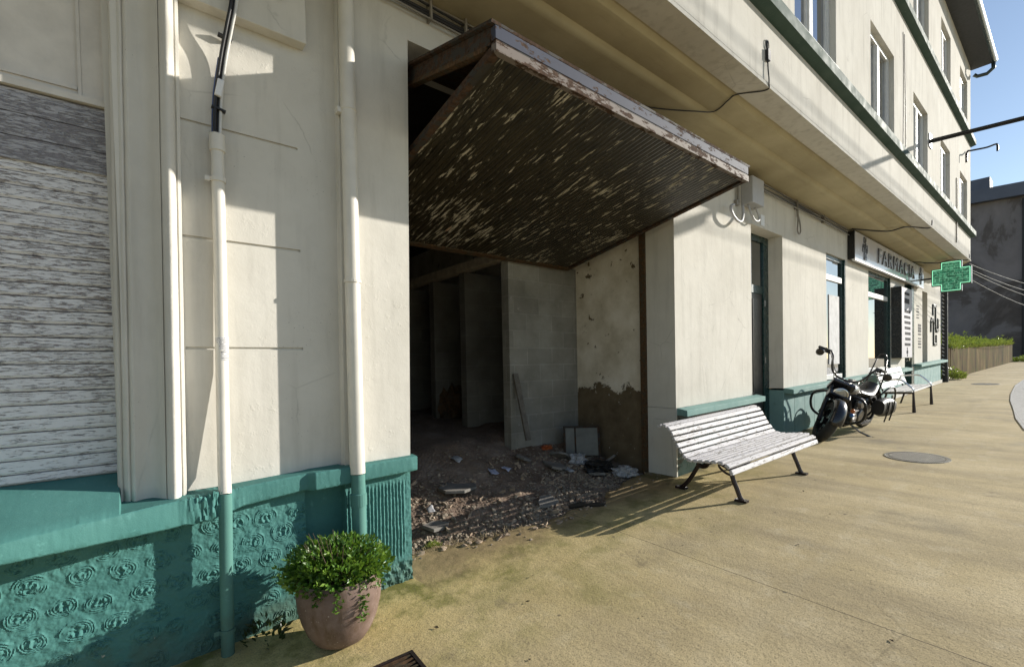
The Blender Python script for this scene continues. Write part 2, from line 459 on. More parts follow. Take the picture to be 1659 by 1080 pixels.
M['black_metal'] = simple('black_painted_metal', (.014, .013, .013), .32, .0, var=.3, scale=20)
M['gloss_black'] = simple('gloss_black_lacquer', (.012, .012, .014), .26, .0, var=.2, scale=9, coat=.35)
M['chrome'] = simple('chrome', (.72, .71, .69), .12, 1., var=.05)
M['chrome_dull'] = simple('dull_aluminium', (.20, .19, .18), .4, 1., var=.15, scale=20)
M['rubber'] = simple('worn_black_rubber', (.022, .022, .021), .75, var=.2, scale=30, bump=.001)
M['leather'] = simple('black_leather', (.020, .019, .018), .45, var=.25, scale=14, bump=.002)
M['lens'] = simple('headlamp_glass', (.35, .35, .33), .06, .4, var=.2, scale=30, coat=1.)
M['amber'] = simple('amber_plastic', (.5, .14, .03), .3)
M['blue_plastic'] = simple('blue_plastic', (.03, .14, .38), .35)

def terracotta():
    t = NT('weathered_terracotta')
    c = t.ramp(t.noise(7, 7, .68, t.co), [(.28, (.085, .055, .038)), (.5, (.17, .112, .088)), (.74, (.24, .175, .145))])
    c = t.mix(t.ramp(t.noise(5, 5, .65, t.map(t.co, (3, 3, .7))), [(.50, 0.), (.66, .7)]), c, (.10, .058, .026))
    c = t.mix(t.ramp(t.noise(9, 7, .7, t.map(t.co, (1, 1, 1), (0, 0, 0), (4, 4, 4))), [(.58, 0.), (.70, .5)]), c, (.33, .28, .24))
    c = t.mix(t.math('MULTIPLY', t.ramp(t.vor(52, t.co), [(.12, .9), (.2, 0.)]), t.ramp(t.noise(6, 3, .5, t.co), [(.5, 0.), (.6, 1.)])), c, (.46, .39, .33))
    return t.out(c, .78, t.bump(t.noise(45, 5, .65, t.co), .5, .003))
M['terracotta'] = terracotta()

def leaf_mat(name, a, b, c3):
    t = NT(name)
    f = t.noise(9, 3, .6, t.co)
    c = t.ramp(f, [(.32, a), (.52, b), (.70, c3)])
    t.out(c, .38, spec=.5)
    tr = t.N.new('ShaderNodeBsdfTranslucent'); t.lk(t.mix(.5, c, (.20, .30, .02)), tr.inputs[0])
    mx = t.N.new('ShaderNodeMixShader'); mx.inputs[0].default_value = .28
    t.L.new(t.b.outputs[0], mx.inputs[1]); t.L.new(tr.outputs[0], mx.inputs[2])
    t.L.new(mx.outputs[0], t.N['Material Output'].inputs[0])
    return t.m
M['leaf'] = leaf_mat('glossy_shrub_leaf', (.035, .10, .012), (.095, .20, .025), (.21, .33, .06))
M['weed'] = leaf_mat('weed_leaf', (.13, .17, .03), (.27, .32, .06), (.42, .43, .13))
M['ivy'] = leaf_mat('dark_ivy_leaf', (.012, .022, .008), (.02, .035, .012), (.03, .05, .018))
M['stem'] = simple('brown_stem', (.09, .065, .04), .8)
M['soil'] = simple('dark_soil', (.03, .022, .015), .95, bump=.006)
M['stone'] = simple('broken_rubble_stone', (.27, .22, .165), .92, var=.65, scale=11, bump=.003)
M['brick_bit'] = simple('brick_and_plaster_bits', (.32, .24, .17), .95, var=.5, scale=5, bump=.002)
M['slab'] = simple('broken_concrete_slab', (.20, .185, .165), .92, var=.3, scale=8, bump=.003)
M['cloth'] = simple('crumpled_white_plastic', (.38, .38, .39), .45, var=.25, scale=15)
M['paper'] = simple('pale_blue_paper', (.45, .46, .58), .7)
M['orange'] = simple('orange_plastic', (.38, .09, .02), .5)
M['wood_dark'] = simple('grey_old_timber', (.13, .115, .095), .85, var=.35, scale=18, bump=.002)
M['beam'] = simple('pale_dusty_timber', (.34, .29, .22), .9, var=.3, scale=12, bump=.002)
M['board'] = simple('grey_stained_board', (.16, .16, .14), .6, var=.3, scale=5)
M['dry_leaf'] = simple('dry_brown_leaf', (.07, .05, .02), .8, var=.5)
M['cable_black'] = simple('black_cable', (.014, .013, .013), .5)
M['cable_white'] = simple('white_cable', (.60, .59, .56), .5); M['cable_dull'] = simple('dull_white_cable', (.30, .30, .29), .8)
M['cable_grey'] = simple('grey_cable', (.24, .22, .19), .55)
M['cable_blue'] = simple('blue_cable', (.04, .08, .22), .5)
M['plastic_grey'] = simple('pale_grey_plastic', (.42, .42, .43), .45, var=.06)
M['white_plastic'] = simple('white_plastic', (.72, .72, .72), .45, var=.05)
M['white_frame'] = simple('white_window_frame', (.62, .62, .60), .4, var=.08)
M['grey_frame'] = simple('grey_aluminium_frame', (.28, .27, .27), .35, .2, var=.1)
M['curtain'] = simple('white_curtain', (.55, .55, .55), .9, var=.15, scale=8)
M['band'] = teal_mat('dark_green_ledge_paint', (.030, .060, .048), (.055, .090, .072), .002)
M['roof'] = simple('dark_roof', (.035, .037, .040), .6, var=.2, bump=.003)
M['gutter'] = simple('green_grey_gutter', (.05, .065, .06), .32, .5, var=.15)
M['pipe_black'] = simple('black_iron_pipe', (.02, .018, .017), .5, .2)

def concrete_wall():
    t = NT('stained_board_marked_concrete')
    st = t.noise(2., 6, .7, t.map(t.pos, (.42, .42, .14)), 1.1)
    c = t.ramp(st, [(.36, (.020, .012, .004)), (.47, (.070, .043, .016)), (.56, (.125, .083, .034)), (.68, (.23, .17, .078))])
    x, y, z = t.sep(t.pos)
    c = t.mix(t.ramp(t.noise(3, 6, .7), [(.44, 0.), (.62, .75)]), c, (.075, .075, .018))
    return t.out(c, .95, t.bump(st, .3, .008), spec=.05)
M['planter'] = concrete_wall()

def old_render():
    t = NT('patchy_grey_render')
    f = t.noise(.30, 7, .62, t.map(t.pos, (1, 1, .9)), .8)
    c = t.ramp(f, [(.40, (.21, .185, .18)), (.50, (.17, .15, .145)), (.53, (.115, .097, .088)), (.62, (.085, .070, .062)), (.66, (.12, .10, .09))])
    c = t.mix(t.ramp(t.noise(1.4, 6, .7), [(.55, 0.), (.75, .5)]), c, (.15, .135, .125))
    return t.out(c, .95, t.bump(t.noise(2, 6, .7), .5, .03))
M['old_render'] = old_render()
M['slate'] = simple('blue_grey_roof_sheet', (.085, .095, .125), .6, var=.1, scale=1)

def glass_mat(name, tint, rough=.02, body=.02):
    t = NT(name)
    c = t.ramp(t.noise(1.5, 3, .5), [(.3, tuple(v*.8 for v in tint)), (.7, tint)])
    return t.out(c, rough, None, metal=1., spec=.5)
M['glass'] = glass_mat('dark_window_glass', (.36, .37, .38))
M['glass_sky'] = glass_mat('upper_window_glass', (.34, .36, .40))
M['sign_face'] = simple('glossy_silver_sign_face', (.50, .49, .52), .22, .0, var=.03, coat=.5, scale=2)
M['panel_face'] = simple('satin_silver_panel', (.46, .45, .48), .6, var=.05, spec=.2, scale=2)
M['sign_side'] = simple('black_sign_edge', (.010, .010, .011), .3)
M['letter'] = simple('raised_grey_letters', (.16, .16, .17), .25, .5, var=.08)
M['emblem'] = simple('dark_green_black_emblem', (.015, .022, .02), .4)
M['print'] = simple('grey_print', (.07, .07, .075), .8, spec=.1)

def led_mat():
    t = NT('green_led_matrix')
    x, y, z = t.sep(t.co)
    b = t.N.new('ShaderNodeTexBrick'); t.lk(t.comb(y, z, 0.), b.inputs['Vector']); b.inputs['Scale'].default_value = 1.
    b.offset = .5; b.squash = 1.7; b.squash_frequency = 2
    b.inputs['Brick Width'].default_value = .085; b.inputs['Row Height'].default_value = .062; b.inputs['Mortar Size'].default_value = .0035
    b.inputs['Color1'].default_value = (.03, .22, .12, 1); b.inputs['Color2'].default_value = (.10, .38, .22, 1); b.inputs['Mortar'].default_value = (.28, .62, .42, 1)
    c = t.mix(t.ramp(t.noise(16, 5, .7, t.co), [(.40, .9), (.58, 0.)]), b.outputs['Color'], (.012, .075, .042))
    c = t.mix(t.ramp(t.noise(23, 3, .6, t.co), [(.62, 0.), (.68, .8)]), c, (.20, .62, .40))
    return t.out(c, .2, None, coat=1., emis=c, emis_s=.38)
M['led'] = led_mat()
t_ = NT('green_neon_outline'); M['neon'] = t_.out((.25, .7, .45), .3, emis=(.30, .85, .52), emis_s=.8)
M['cross_side'] = simple('dark_green_sign_case', (.012, .035, .022), .35)

# ------------------------------------------------------------------ terrain
def interp(x, xs, ys):
    if x <= xs[0]: return ys[0] + (x-xs[0])*(ys[1]-ys[0])/(xs[1]-xs[0])*(.5 if x < xs[0] else 1)
    for i in range(len(xs)-1):
        if x <= xs[i+1]:
            f = (x-xs[i])/(xs[i+1]-xs[i]); return ys[i]+f*(ys[i+1]-ys[i])
    return ys[-1]
GX = [-3, 1.42, 4.62, 7.6, 12, 20, 24, 38, 60, 400]
GZ = [-1.56, -1.40, -1.268, -1.165, -1.035, -.84, -.76, -.42, -.1, -.1]
def zg(x): return interp(x, GX, GZ)
def edge_y(x): return interp(x, [1.42, 1.67, 2.14, 2.83, 3.68, 4.62, 4.9], [.42, .36, .22, .07, .20, .42, .45])
def nz(x, y, z=0., s=1.): return mnoise.noise(Vector((x*s, y*s, z*s)))
def fbm(x, y, s, o=4): return mnoise.fractal(Vector((x*s, y*s, 3.7)), .6, 2.1, o)

def lines(segs):
    out = []
    for a, b, st in segs:
        n = max(1, round((b-a)/st)); out += [a+(b-a)*i/n for i in range(n)]
    out.append(segs[-1][1]); return out
xs = lines([(-60, -4, 8), (-4, 0, .5), (0, 1.4, .1), (1.4, 4.7, .022), (4.7, 12, .35), (12, 60, 2), (60, 400, 40)])
ys = lines([(-120, -20, 20), (-20, -4, 2), (-4, -.6, .25), (-.6, -.15, .05), (-.15, .62, .02), (.62, 8, 1.2), (8, 300, 50)])
mb = MB(); rows = []
for y in ys:
    row = []
    for x in xs:
        z = zg(x)
        if 1.40 < x < 4.66 and y > -.2:
            e = edge_y(x) + .10*nz(x, y, 0, 4.5) + .05*nz(x, y, 2, 15)
            d = y - e
            if d > 0: z -= min(.075, .020 + d*1.2)
            else: z += .004*nz(x, y, 5, 22)
        elif y >= .62 and -1 < x < 6: z -= .3
        row.append((x, y, z))
    rows.append(row)
mb.rows(rows)
g = mb.build('pavement', M['ground'], smooth=True); tag(g, kind='structure')

# interior earth floor
def dirt_z(x, y):
    base = zg(min(max(x, 1.3), 4.7))
    e = edge_y(min(max(x, 1.42), 4.62))
    d = y - e
    rise = -.045 + .045*max(0, min(1, d/.3)) + .45*max(0, min(1, (d-.25)/1.4))**1.3 + .16*max(0, min(1, (d-1.6)/2))
    return base + rise + .022*fbm(x, y, 4) + .005*fbm(x, y, 15)
mb = MB()
X2 = lines([(-1, 1.3, .2), (1.3, 4.75, .035)]); Y2 = lines([(-.06, 1.7, .03), (1.7, 6.4, .15)])
mb.rows([[(x, y, dirt_z(x, y) - (.2 if x < 1.36 and y < .36 else 0)) for x in X2] for y in Y2])
tag(mb.build('dirt_floor', M['dirt'], smooth=True), kind='structure')

# pale setts of the carriageway, a kerb's breadth above the walk sheet
mb = MB()
cob = [(10.0, -2.30), (11.3, -2.14), (12.7, -2.03), (14.4, -1.88), (16.1, -1.78), (19.2, -1.67), (22.1, -1.69), (25, -1.85), (29, -2.5), (32, -4), (33, -9), (9, -9), (9.1, -2.6)]
mb.face([(x, y, zg(x)+.012) for x, y in cob])
tag(mb.build('road', M['cobble']), kind='structure')

# ------------------------------------------------------------------ the building
bld = empty('shop_building', 'long cream plastered building with teal base, an open derelict garage and a pharmacy', 'building', (0, 0, -1.4))
TH = .32
def zsill(x):   # underside level of the wall above the sloping sills
    if x < 7: return -.47 + (x-6.5)*.022
    if x < 16: return -.43 + (x-7.57)*.0219
    return -.19 + (x-16.3)*.024
mb = MB()
ZT = 2.50
def wall(x0, x1, zb0, zb1=None, zt=ZT, y0=0., y1=TH):
    zb1 = zb0 if zb1 is None else zb1
    mb.slope(x0, x1, y0, y1, zb0, zb1, zt, zt)
# recessed bay left of the pier, its shallow incised joints left open between courses
for a, b in ((-.605, .112), (.126, .677), (.691, 1.262), (1.276, 2.5)):
    mb.box(.228, .790, .07, .082, a, b)
mb.box(.790, 1.03, .07, .082, -.605, 2.5)
mb.box(-.02, .228, .07, .082, -.605, 2.5)
mb.box(-.02, 1.03, .082, TH, -.605, 2.5)
mb.hexa([(.99, 0, -.59), (1.42, 0, -.59), (1.42, .36, -.59), (.99, .36, -.59), (1.02, 0, 2.5), (1.481, 0, 2.5), (1.481, .36, 2.5), (1.02, .36, 2.5)])   # pier, a little out of plumb
mb.hexa([(1.474, 0, 2.14), (4.62, 0, 2.14), (4.62, .36, 2.14), (1.474, .36, 2.14), (1.4815, 0, 2.5), (4.62, 0, 2.5), (4.62, .36, 2.5), (1.4815, .36, 2.5)])   # lintel
wall(4.62, 6.5, -.51, -.47, y1=.36)
mb.box(6.5, 7.55, 0, .24, 1.83, ZT)
wall(7.55, 9.44, zsill(7.56), zsill(9.44))
mb.box(9.44, 10.50, 0, TH, 1.85, ZT)
wall(10.50, 12.0, zsill(10.5), zsill(12))
mb.box(12.0, 13.82, 0, TH, 1.85, ZT)
wall(13.82, 15.2, zsill(13.82), zsill(15.2))
mb.box(15.2, 16.27, 0, TH, 1.92, ZT)
wall(16.27, 17.30, zsill(16.27), zsill(17.3))
mb.box(17.30, 18.0, 0, TH, 1.85, ZT)
wall(18.0, 20.1, zsill(18), zsill(20.1))
mb.box(-.052, -.02, .15, TH, -.6, 2.5)
mb.box(-1.2, -.052, .271, TH, -.7, 2.5)
gw = mb.build('ground_floor_wall', M['cream'], bld)
# lower parts of right jamb facing
mb = MB()
def dado(x0, x1, zt0, zt1, y0=0., y1=.3):
    mb.slope(x0, x1, y0, y1, zg(x0)-.2, zg(x1)-.2, zt0, zt1)
mb.slope(4.62, 4.64, .0, .36, zg(4.62)-.2, zg(4.64)-.2, -.514, -.514)
jm = mb.build('garage_jamb', M['cream'], bld, label='cream lower jamb of the garage opening')
mb = MB()
dado(4.64, 6.5, -.53, -.49, .002)
tag(mb.build('dado', M['dark_green'], bld))
mb = MB()
def boards(x0, x1):
    n = max(1, round((x1-x0)/.42))
    for i in range(n):
        a = x0+(x1-x0)*i/n; b = x0+(x1-x0)*(i+1)/n
        mb.slope(a+.006, b-.006, .0, .014, zg(a)+.02, zg(b)+.02, zsill(a)-.04, zsill(b)-.04)
    mb.slope(x0, x1, .014, .3, zg(x0)-.2, zg(x1)-.2, zsill(x0)-.03, zsill(x1)-.03)
boards(7.55, 15.2); boards(16.27, 20.1)
mb.build('boarded_dado', M['dado_far'], bld)
mb = MB(); mb.slope(13.9, 20.16, -.03, -.001, zg(13.9)-.05, zg(20.2)-.05, zg(13.9)+.10, zg(20.2)+.10); mb.build('plinth', M['cream_up'], bld)

# near, left dado: ring-stamped render, smooth strip and combed pier, all displaced meshes
random.seed(3)
rings = []
for i in range(-12, 8):
    for j in range(0, 8):
        rings.append((.02+i*.138+(.06 if j % 2 else 0)+random.uniform(-.022, .022), -.80-j*.116+random.uniform(-.018, .018), random.uniform(.049, .063), random.random()*9))
def ring_h(x, z):
    h = .0030*mnoise.fractal(Vector((x*30, z*30, 1)), .6, 2, 4) + .0012*mnoise.noise(Vector((x*170, z*170, 3)))
    for cx, cz, r, ph in rings:
        dx, dz = x-cx, z-cz
        if abs(dx) > .085 or abs(dz) > .085: continue
        wx = .007*mnoise.noise(Vector((x*17+ph, z*17, ph))); wz = .007*mnoise.noise(Vector((x*17, z*17+ph, ph+5)))
        d = math.hypot(dx*.94+wx, dz*1.06+wz)
        if d < r:
            a = math.atan2(dz+wz, dx+wx)
            w = min(1, (r-d)/.006)
            ca, sa = math.cos(a), math.sin(a)
            if d > r*.42:
                seg = mnoise.noise(Vector((ca*1.7+ph, sa*1.7, d*38)))
                k = max(0, min(1, .55+1.3*seg))
                ridge = abs(math.sin((d+.0016*a)*math.pi/.0098))
                h += w*k*(.0085*ridge-.0035) + .0010*w
            else:
                pet = mnoise.noise(Vector((dx*75+ph, dz*75, ph)))
                h += .011*pet + .003 + .004*mnoise.noise(Vector((x*150, z*150, ph)))
    return h
def grid_panel(x0, x1, z0, z1, y, st, fn, name, mat, parent, skirt=.1, label=None):
    nx = int((x1-x0)/st); nz_ = int((z1-z0)/st)
    m = MB(); rows = []
    for j in range(nz_+1):
        z = z0+(z1-z0)*j/nz_
        row = [(x0, y+skirt, z)]
        for i in range(nx+1):
            x = x0+(x1-x0)*i/nx
            row.append((x, y-fn(x, z), z))
        row.append((x1, y+skirt, z)); rows.append(row)
    rows.append([(p[0], y+skirt, z1) for p in rows[-1]])
    m.rows(rows)
    return m.build(name, mat, parent, smooth='auto', label=label)
grid_panel(-.62, .765, -1.50, -.675, .032, .0038, ring_h, 'stamped_dado', M['teal'], bld, label='teal render stamped with ring shaped reliefs')
def smooth_h(x, z): return .002*mnoise.fractal(Vector((x*20, z*20, 4)), .6, 2, 4)
grid_panel(.762, .995, -1.50, -.675, .075, .008, smooth_h, 'plain_dado', M['teal'], bld)
def comb_h(x, z):
    w = max(0, min(1, (z+1.26)/.06))*max(0, min(1, (-.72-z)/.05))
    w *= max(0, min(1, (1.385-x+.02*nz(x, z, 1, 9))/.03))
    rough = .006*mnoise.fractal(Vector((x*34, z*34, 2)), .6, 2, 4)
    lo = max(0, min(1, (-1.24-z)/.06))
    return w*(.0045*math.sin((x+.004*nz(x, z, 0, 8))*2*math.pi/.0235)*(.45+.55*nz(x*.8, z*.25, 3, 30)**0) ) + rough*(.45+1.0*lo) + lo*.012*(nz(x, z, 7, 26))
grid_panel(.988, 1.418, -1.46, -.66, .004, .0042, comb_h, 'combed_dado', M['teal'], bld, .36, label='teal pier base with vertical combed grooves')

# near sill: sloped window ledge running into a lumpy broken stretch and the pier cap
def sill_front(x):
    return interp(x, [-1.4, -.385, .17, .35, .50, .74, .765, .80, 1.40, 1.445], [-.52, -.264, -.085, -.058, -.04, -.028, -.028, -.062, -.056, -.05])
def sill_top(x): return interp(x, [-1.4, -.385, .17, .35, .74, .80, 1.445], [-.635, -.620, -.612, -.608, -.592, -.586, -.582])
def sill_bot(x): return interp(x, [-1.4, -.385, .10, .30, .44, .74, .80, 1.445], [-.71, -.705, -.735, -.74, -.705, -.685, -.688, -.675])
mb = MB(); rows = []
n = 460
for i in range(n+1):
    x = -1.0+2.445*i/n
    f, t, b = sill_front(x), sill_top(x), sill_bot(x)
    back_y, back_z = (.245, -.496) if x < -.045 else (.10, t+.004)
    if x > .97: back_y = .02
    lump = max(0, 1-abs(x-.30)/.15)
    row = []
    sec = [(back_y, back_z), (f*.66+back_y*.34, t*.72+back_z*.28), (f*.33+back_y*.67, t*.34+back_z*.66)]
    sec = [(back_y, back_z)] + [(back_y+(f+.01-back_y)*k/6, back_z+(t-back_z)*k/6) for k in range(1, 6)]
    sec += [(f+.006, t), (f, t-.006), (f-.001, t*.75+b*.25), (f-.001, t*.5+b*.5), (f, t*.25+b*.75), (f+.002, b+.006), (f+.008, b), (.03, b+.01), (.09, b+.012)]
    for k, (y, z) in enumerate(sec):
        a = .0003+(.0010 if k > 5 else 0)+.022*lump*(1 if k > 4 else .3)
        d = a*mnoise.fractal(Vector((x*46, y*46, z*46)), .6, 2, 5)
        row.append((x, y-d*.9-(.010*lump if k > 5 else 0), z+d*.8))
    rows.append(row)
mb.rows(rows)
for row in (rows[0], rows[-1]):
    mb.face(row)
sl = mb.build('window_ledge', M['teal'], bld, smooth='auto', label='teal ledge, crumbling and lumpy beside the left pipe')

# moulded pilaster
prof = [(-.075, .15), (-.062, .03), (-.058, .012), (-.050, .006), (-.043, .012), (-.040, .018), (-.036, .004), (-.030, -.004), (-.022, -.006), (-.015, .0), (-.012, .012), (-.009, .0), (-.002, -.008)]
for k in range(0, 11):
    u = k/10; prof.append((.004+u*.112, -.008+.046*math.sin(math.pi*u)))
prof += [(.119, -.012), (.121, -.002), (.126, -.020)]
for k in range(0, 9):
    u = k/8; prof.append((.129+u*.046, -.024-.018*math.sin(math.pi*u)))
prof += [(.178, -.012), (.182, .006), (.188, .0), (.200, .004), (.203, .03), (.204, .072)]
prof[0] = (-.052, .262)
prof = [(x+.006, y+(.085*max(0, .12-x)/.18 if i_ else 0)) for i_, (x, y) in enumerate(prof)]
mb = MB(); rows = []
for j in range(61):
    z = -.62+3.12*j/60
    row = []
    for x, y in prof:
        chip = .010*max(0, nz(x, z, 3, 30)) if z < -.56 else 0
        row.append((x+.013*(z+.6)+.0010*nz(x, z, 1, 6), y+.0010*nz(x, z, 9, 7)+chip, z+(.012*nz(x, 0, 2, 40) if j == 0 else 0)))
    rows.append(row)
mb.rows(rows)
mb.build('moulded_pilaster', M['cream'], bld, smooth='auto')

# wooden roller shutter and the panel above it
sh = MB(); z = -.494
k = 0
while z < .935:
    h = .062 if k else .045
    sh.prism([(.270, z), (.243, z+.0022), (.2345, z+h*.22), (.2365, z+h-.0030), (.270, z+h-.001)], 'x', -1.2, -.052)
    z += h; k += 1
shut = sh.build('roller_shutter', M['shutter'], bld, label='white roller shutter with badly peeling paint')
sb = MB()
for i in range(3):
    sb.box(-1.2, -.052, .222, .27, .965+i*.105, .965+(i+1)*.105-.004)
sb.build('shutter_box', M['shutter_dirty'], shut)
mb = MB()
mb.box(-1.2, -.052, .20, .27, 1.285, 1.315)
mb.box(-1.2, -.140, .232, .27, 1.315, 2.5)
mb.box(-.132, -.052, .218, .27, 1.315, 2.5)
mb.box(-1.2, -.150, .222, .233, 1.345, 1.36)
mb.box(-.145, -.1325, .214, .27, 1.315, 2.5)
mb.build('transom_panel', M['cream_dirty'], bld)
# raised rendered panel high on the left bay
mb = MB(); mb.box(.212, .835, -.004, .07, 1.845, 2.5); mb.build('raised_panel', M['cream'], bld, bevel=.004)

# sills on the right hand shop front
mb = MB()
def sillbox(x0, x1, f, y0=-.12, y1=.0, th=.075):
    mb.hexa([(x0, y0, f(x0)-th-.012), (x1, y0, f(x1)-th-.012), (x1, y1+.03, f(x1)-th), (x0, y1+.03, f(x0)-th),
             (x0, y0, f(x0)-.022), (x1, y0, f(x1)-.022), (x1, y1-.002, f(x1)), (x0, y1-.002, f(x0))])
fs = lambda x: -.51+(x-4.62)*.0215
sillbox(4.64, 6.62, fs)
mb.build('pier_sill', M['teal_sill'], bld, bevel=.004)
mb = MB(); sillbox(7.57, 15.35, lambda x: zsill(x)+.004, -.13); sillbox(16.35, 20.3, lambda x: zsill(x)+.004, -.14)
build_each(mb, 'shop_sill', M['teal_sill'], bld, bevel=.004)

# side door in its deep reveal
dr = MB()
dr.box(7.38, 7.548, .20, .26, zg(7.5), 1.828); dr.box(6.5, 6.56, .20, .26, zg(6.5), 1.828)
dr.box(6.56, 7.38, .20, .26, 1.74, 1.828); dr.box(6.56, 7.38, .21, .26, .98, 1.10)
door = dr.build('side_door', M['dark_green'], bld, bevel=.003, label='narrow dark green door in a deep reveal')
mb = MB(); mb.box(6.56, 7.38, .225, .235, 1.10, 1.74); mb.build('transom_pane', M['glass'], door)
mb = MB()
for a, b in ((6.57, 6.95), (6.96, 7.37)):
    mb.box(a, b, .222, .25, zg(7), .975); mb.box(a+.08, b-.08, .212, .222, -.9, .9)
build_each(mb, 'door_leaf', M['brown_frame'], door)
mb = MB()
for z in (.8, -.05):
    mb.cyl((7.40, .195, z), (7.40, .195, z+.09), .012, 8)
build_each(mb, 'hinge', M['chrome_dull'], door)
mb = MB(); mb.slope(6.5, 7.55, .0, .20, zg(6.5)-.1, zg(7.5)-.1, zg(6.5)+.03, zg(7.5)+.03); mb.build('doorstep', M['slab'], bld)

# shop windows and the pharmacy door
def shop_window(x0, x1, zb, zt, ztr, name, lab):
    fr = MB()
    fr.box(x1-.035, x1-.002, .004, .30, zb, zt)                      # green lined reveal
    fr.box(x0, x0+.07, .035, .11, zb, zt); fr.box(x1-.105, x1-.035, .035, .11, zb, zt)
    fr.box(x0+.07, x1-.105, .035, .11, zt-.08, zt)
    w = fr.build(name, M['dark_green'], bld, label=lab, bevel=.002)
    mb = MB(); mb.box(x0+.07, x1-.105, .033, .105, ztr, ztr+.10); mb.box(x0+.07, x1-.105, .033, .105, zb, zb+.09)
    build_each(mb, 'frame_rail', M['white_frame'], w, bevel=.003)
    mb = MB(); mb.box(x0+.07, x1-.105, .062, .07, ztr+.10, zt-.08); mb.box(x0+.07, x1-.105, .062, .07, zb+.09, ztr); mb.build('pane', M['glass'], w)
    return w
w1 = shop_window(9.44, 10.50, zsill(10)-.0, 1.85, 1.40, 'shop_window', 'tall green framed shop window behind the motorcycle')
mb = MB(); mb.box(9.75, 10.3, .05, .0605, -.10, 1.15); mb.build('window_poster', M['curtain'], w1)
w2 = shop_window(12.0, 13.82, zsill(13), 1.85, 1.30, 'shop_window', 'shop window with a mirrored street behind the far bench')
mb = MB(); mb.box(15.2, 15.28, .10, .22, zg(15.2), 1.92); mb.box(16.0, 16.265, .004, .22, zg(16), 1.92); mb.box(15.28, 16.0, .10, .22, 1.80, 1.92); mb.box(15.28, 16.0, .12, .22, zg(15.6), zg(15.6)+.25)
pd = mb.build('pharmacy_door', M['dark_green'], bld, label='dark green pharmacy door')
mb = MB(); mb.box(15.28, 16.0, .15, .16, zg(15.6)+.25, 1.80); mb.build('pane', M['glass'], pd)
mb = MB(); mb.tube([(15.95, .10, -.1), (15.95, .04, -.1), (15.95, .04, .05), (15.95, .10, .05)], .012, 8); mb.build('handle', M['chrome'], pd)
mb = MB(); mb.box(17.30, 18.0, .13, .2, zsill(17.6)+.02, 1.85); mb.build('slot_window', M['brown_frame'], bld)

# garage interior
mb = MB()
mb.box(4.66, 4.80, .36, 6.4, -1.4, 2.3)
mb.build('inner_right_wall', M['inner'], bld)
mb = MB()
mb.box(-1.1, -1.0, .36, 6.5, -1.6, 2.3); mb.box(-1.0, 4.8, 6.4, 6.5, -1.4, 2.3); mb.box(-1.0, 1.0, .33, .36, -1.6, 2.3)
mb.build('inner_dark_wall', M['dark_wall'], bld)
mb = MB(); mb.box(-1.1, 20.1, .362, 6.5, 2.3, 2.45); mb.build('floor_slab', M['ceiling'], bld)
mb = MB(); mb.box(4.60, 4.66, .362, .44, -1.3, 1.95); mb.box(1.36, 1.42, .362, .44, -1.4, 1.95); build_each(mb, 'door_track', M['edge_rust'], bld)

# jettied upper storeys
YU = -.925; ZU = 2.565
mb = MB()
wins = [(5.42, 6.72, 3.50, 4.76), (8.20, 9.52, 3.48, 4.76), (10.88, 12.11, 3.46, 4.70), (13.45, 14.58, 3.46, 4.64), (15.98, 17.15, 3.46, 4.58)]
wins2 = [(8.20, 9.52, 6.05, 7.25), (10.90, 12.24, 6.05, 7.25), (13.54, 14.68, 6.05, 7.22), (16.0, 17.18, 6.05, 7.15)]
X0, X1 = -4., 17.75
def row(z0, z1, ws):
    x = X0
    for w in ws:
        mb.box(x, w[0], YU, YU+.22, z0, z1)
        if w[2] > z0+.002: mb.box(w[0], w[1], YU, YU+.22, z0, w[2])
        if w[3] < z1-.002: mb.box(w[0], w[1], YU, YU+.22, w[3], z1)
        x = w[1]
    mb.box(x, X1, YU, YU+.22, z0, z1)
mb.box(X0, X1, YU, YU+.22, 2.62, 3.40)
row(3.40, 4.90, wins); mb.box(X0, X1, YU, YU+.22, 4.90, 5.95); row(5.95, 7.40, wins2); mb.box(X0, X1, YU, YU+.22, 7.40, 7.75)
# skewed end wall
mb.prism([(X1, YU+.22), (X1-.001, YU), (X1+2.35, .0), (X1+2.35, 6.5), (X1+2.0, 6.5), (X1+2.0, .15)], 'z', 2.62, 7.75)
uw = mb.build('upper_wall', M['cream_up'], bld)
mb = MB(); mb.box(X0, X1+.0, YU-.012, YU+.22, ZU, 2.60); mb.build('jetty_edge', M['cream_up'], bld)
mb = MB(); mb.box(X0, X1, YU+.004, YU+.2, 2.60, 2.62); mb.build('shadow_joint', M['brown_frame'], bld)
# stepped soffit
sp = [(YU+.01, ZU+.004), (YU+.235, ZU+.004), (YU+.25, ZU-.02), (YU+.262, ZU-.045), (YU+.29, ZU-.058), (YU+.48, ZU-.062), (YU+.495, ZU-.09), (YU+.51, ZU-.108), (YU+.54, ZU-.118), (-.001, ZU-.125)]
mb = MB()
rows = [[(x, y, z) for (y, z) in sp] for x in lines([(X0, X1, .6)])]
endrow = [(X1 + (y-YU)/(-YU)*2.35, y, z) for (y, z) in sp]
rows.append(endrow)
mb.rows(rows); rows2 = [[(p[0], p[1], p[2]) for p in r] for r in rows]
mb.build('soffit', M['soffit'], bld, smooth='auto')
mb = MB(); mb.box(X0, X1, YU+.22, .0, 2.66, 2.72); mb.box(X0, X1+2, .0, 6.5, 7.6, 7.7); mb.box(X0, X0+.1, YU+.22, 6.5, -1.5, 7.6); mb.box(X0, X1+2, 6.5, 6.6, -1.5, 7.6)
mb.build('inner_shell', M['ceiling'], bld)
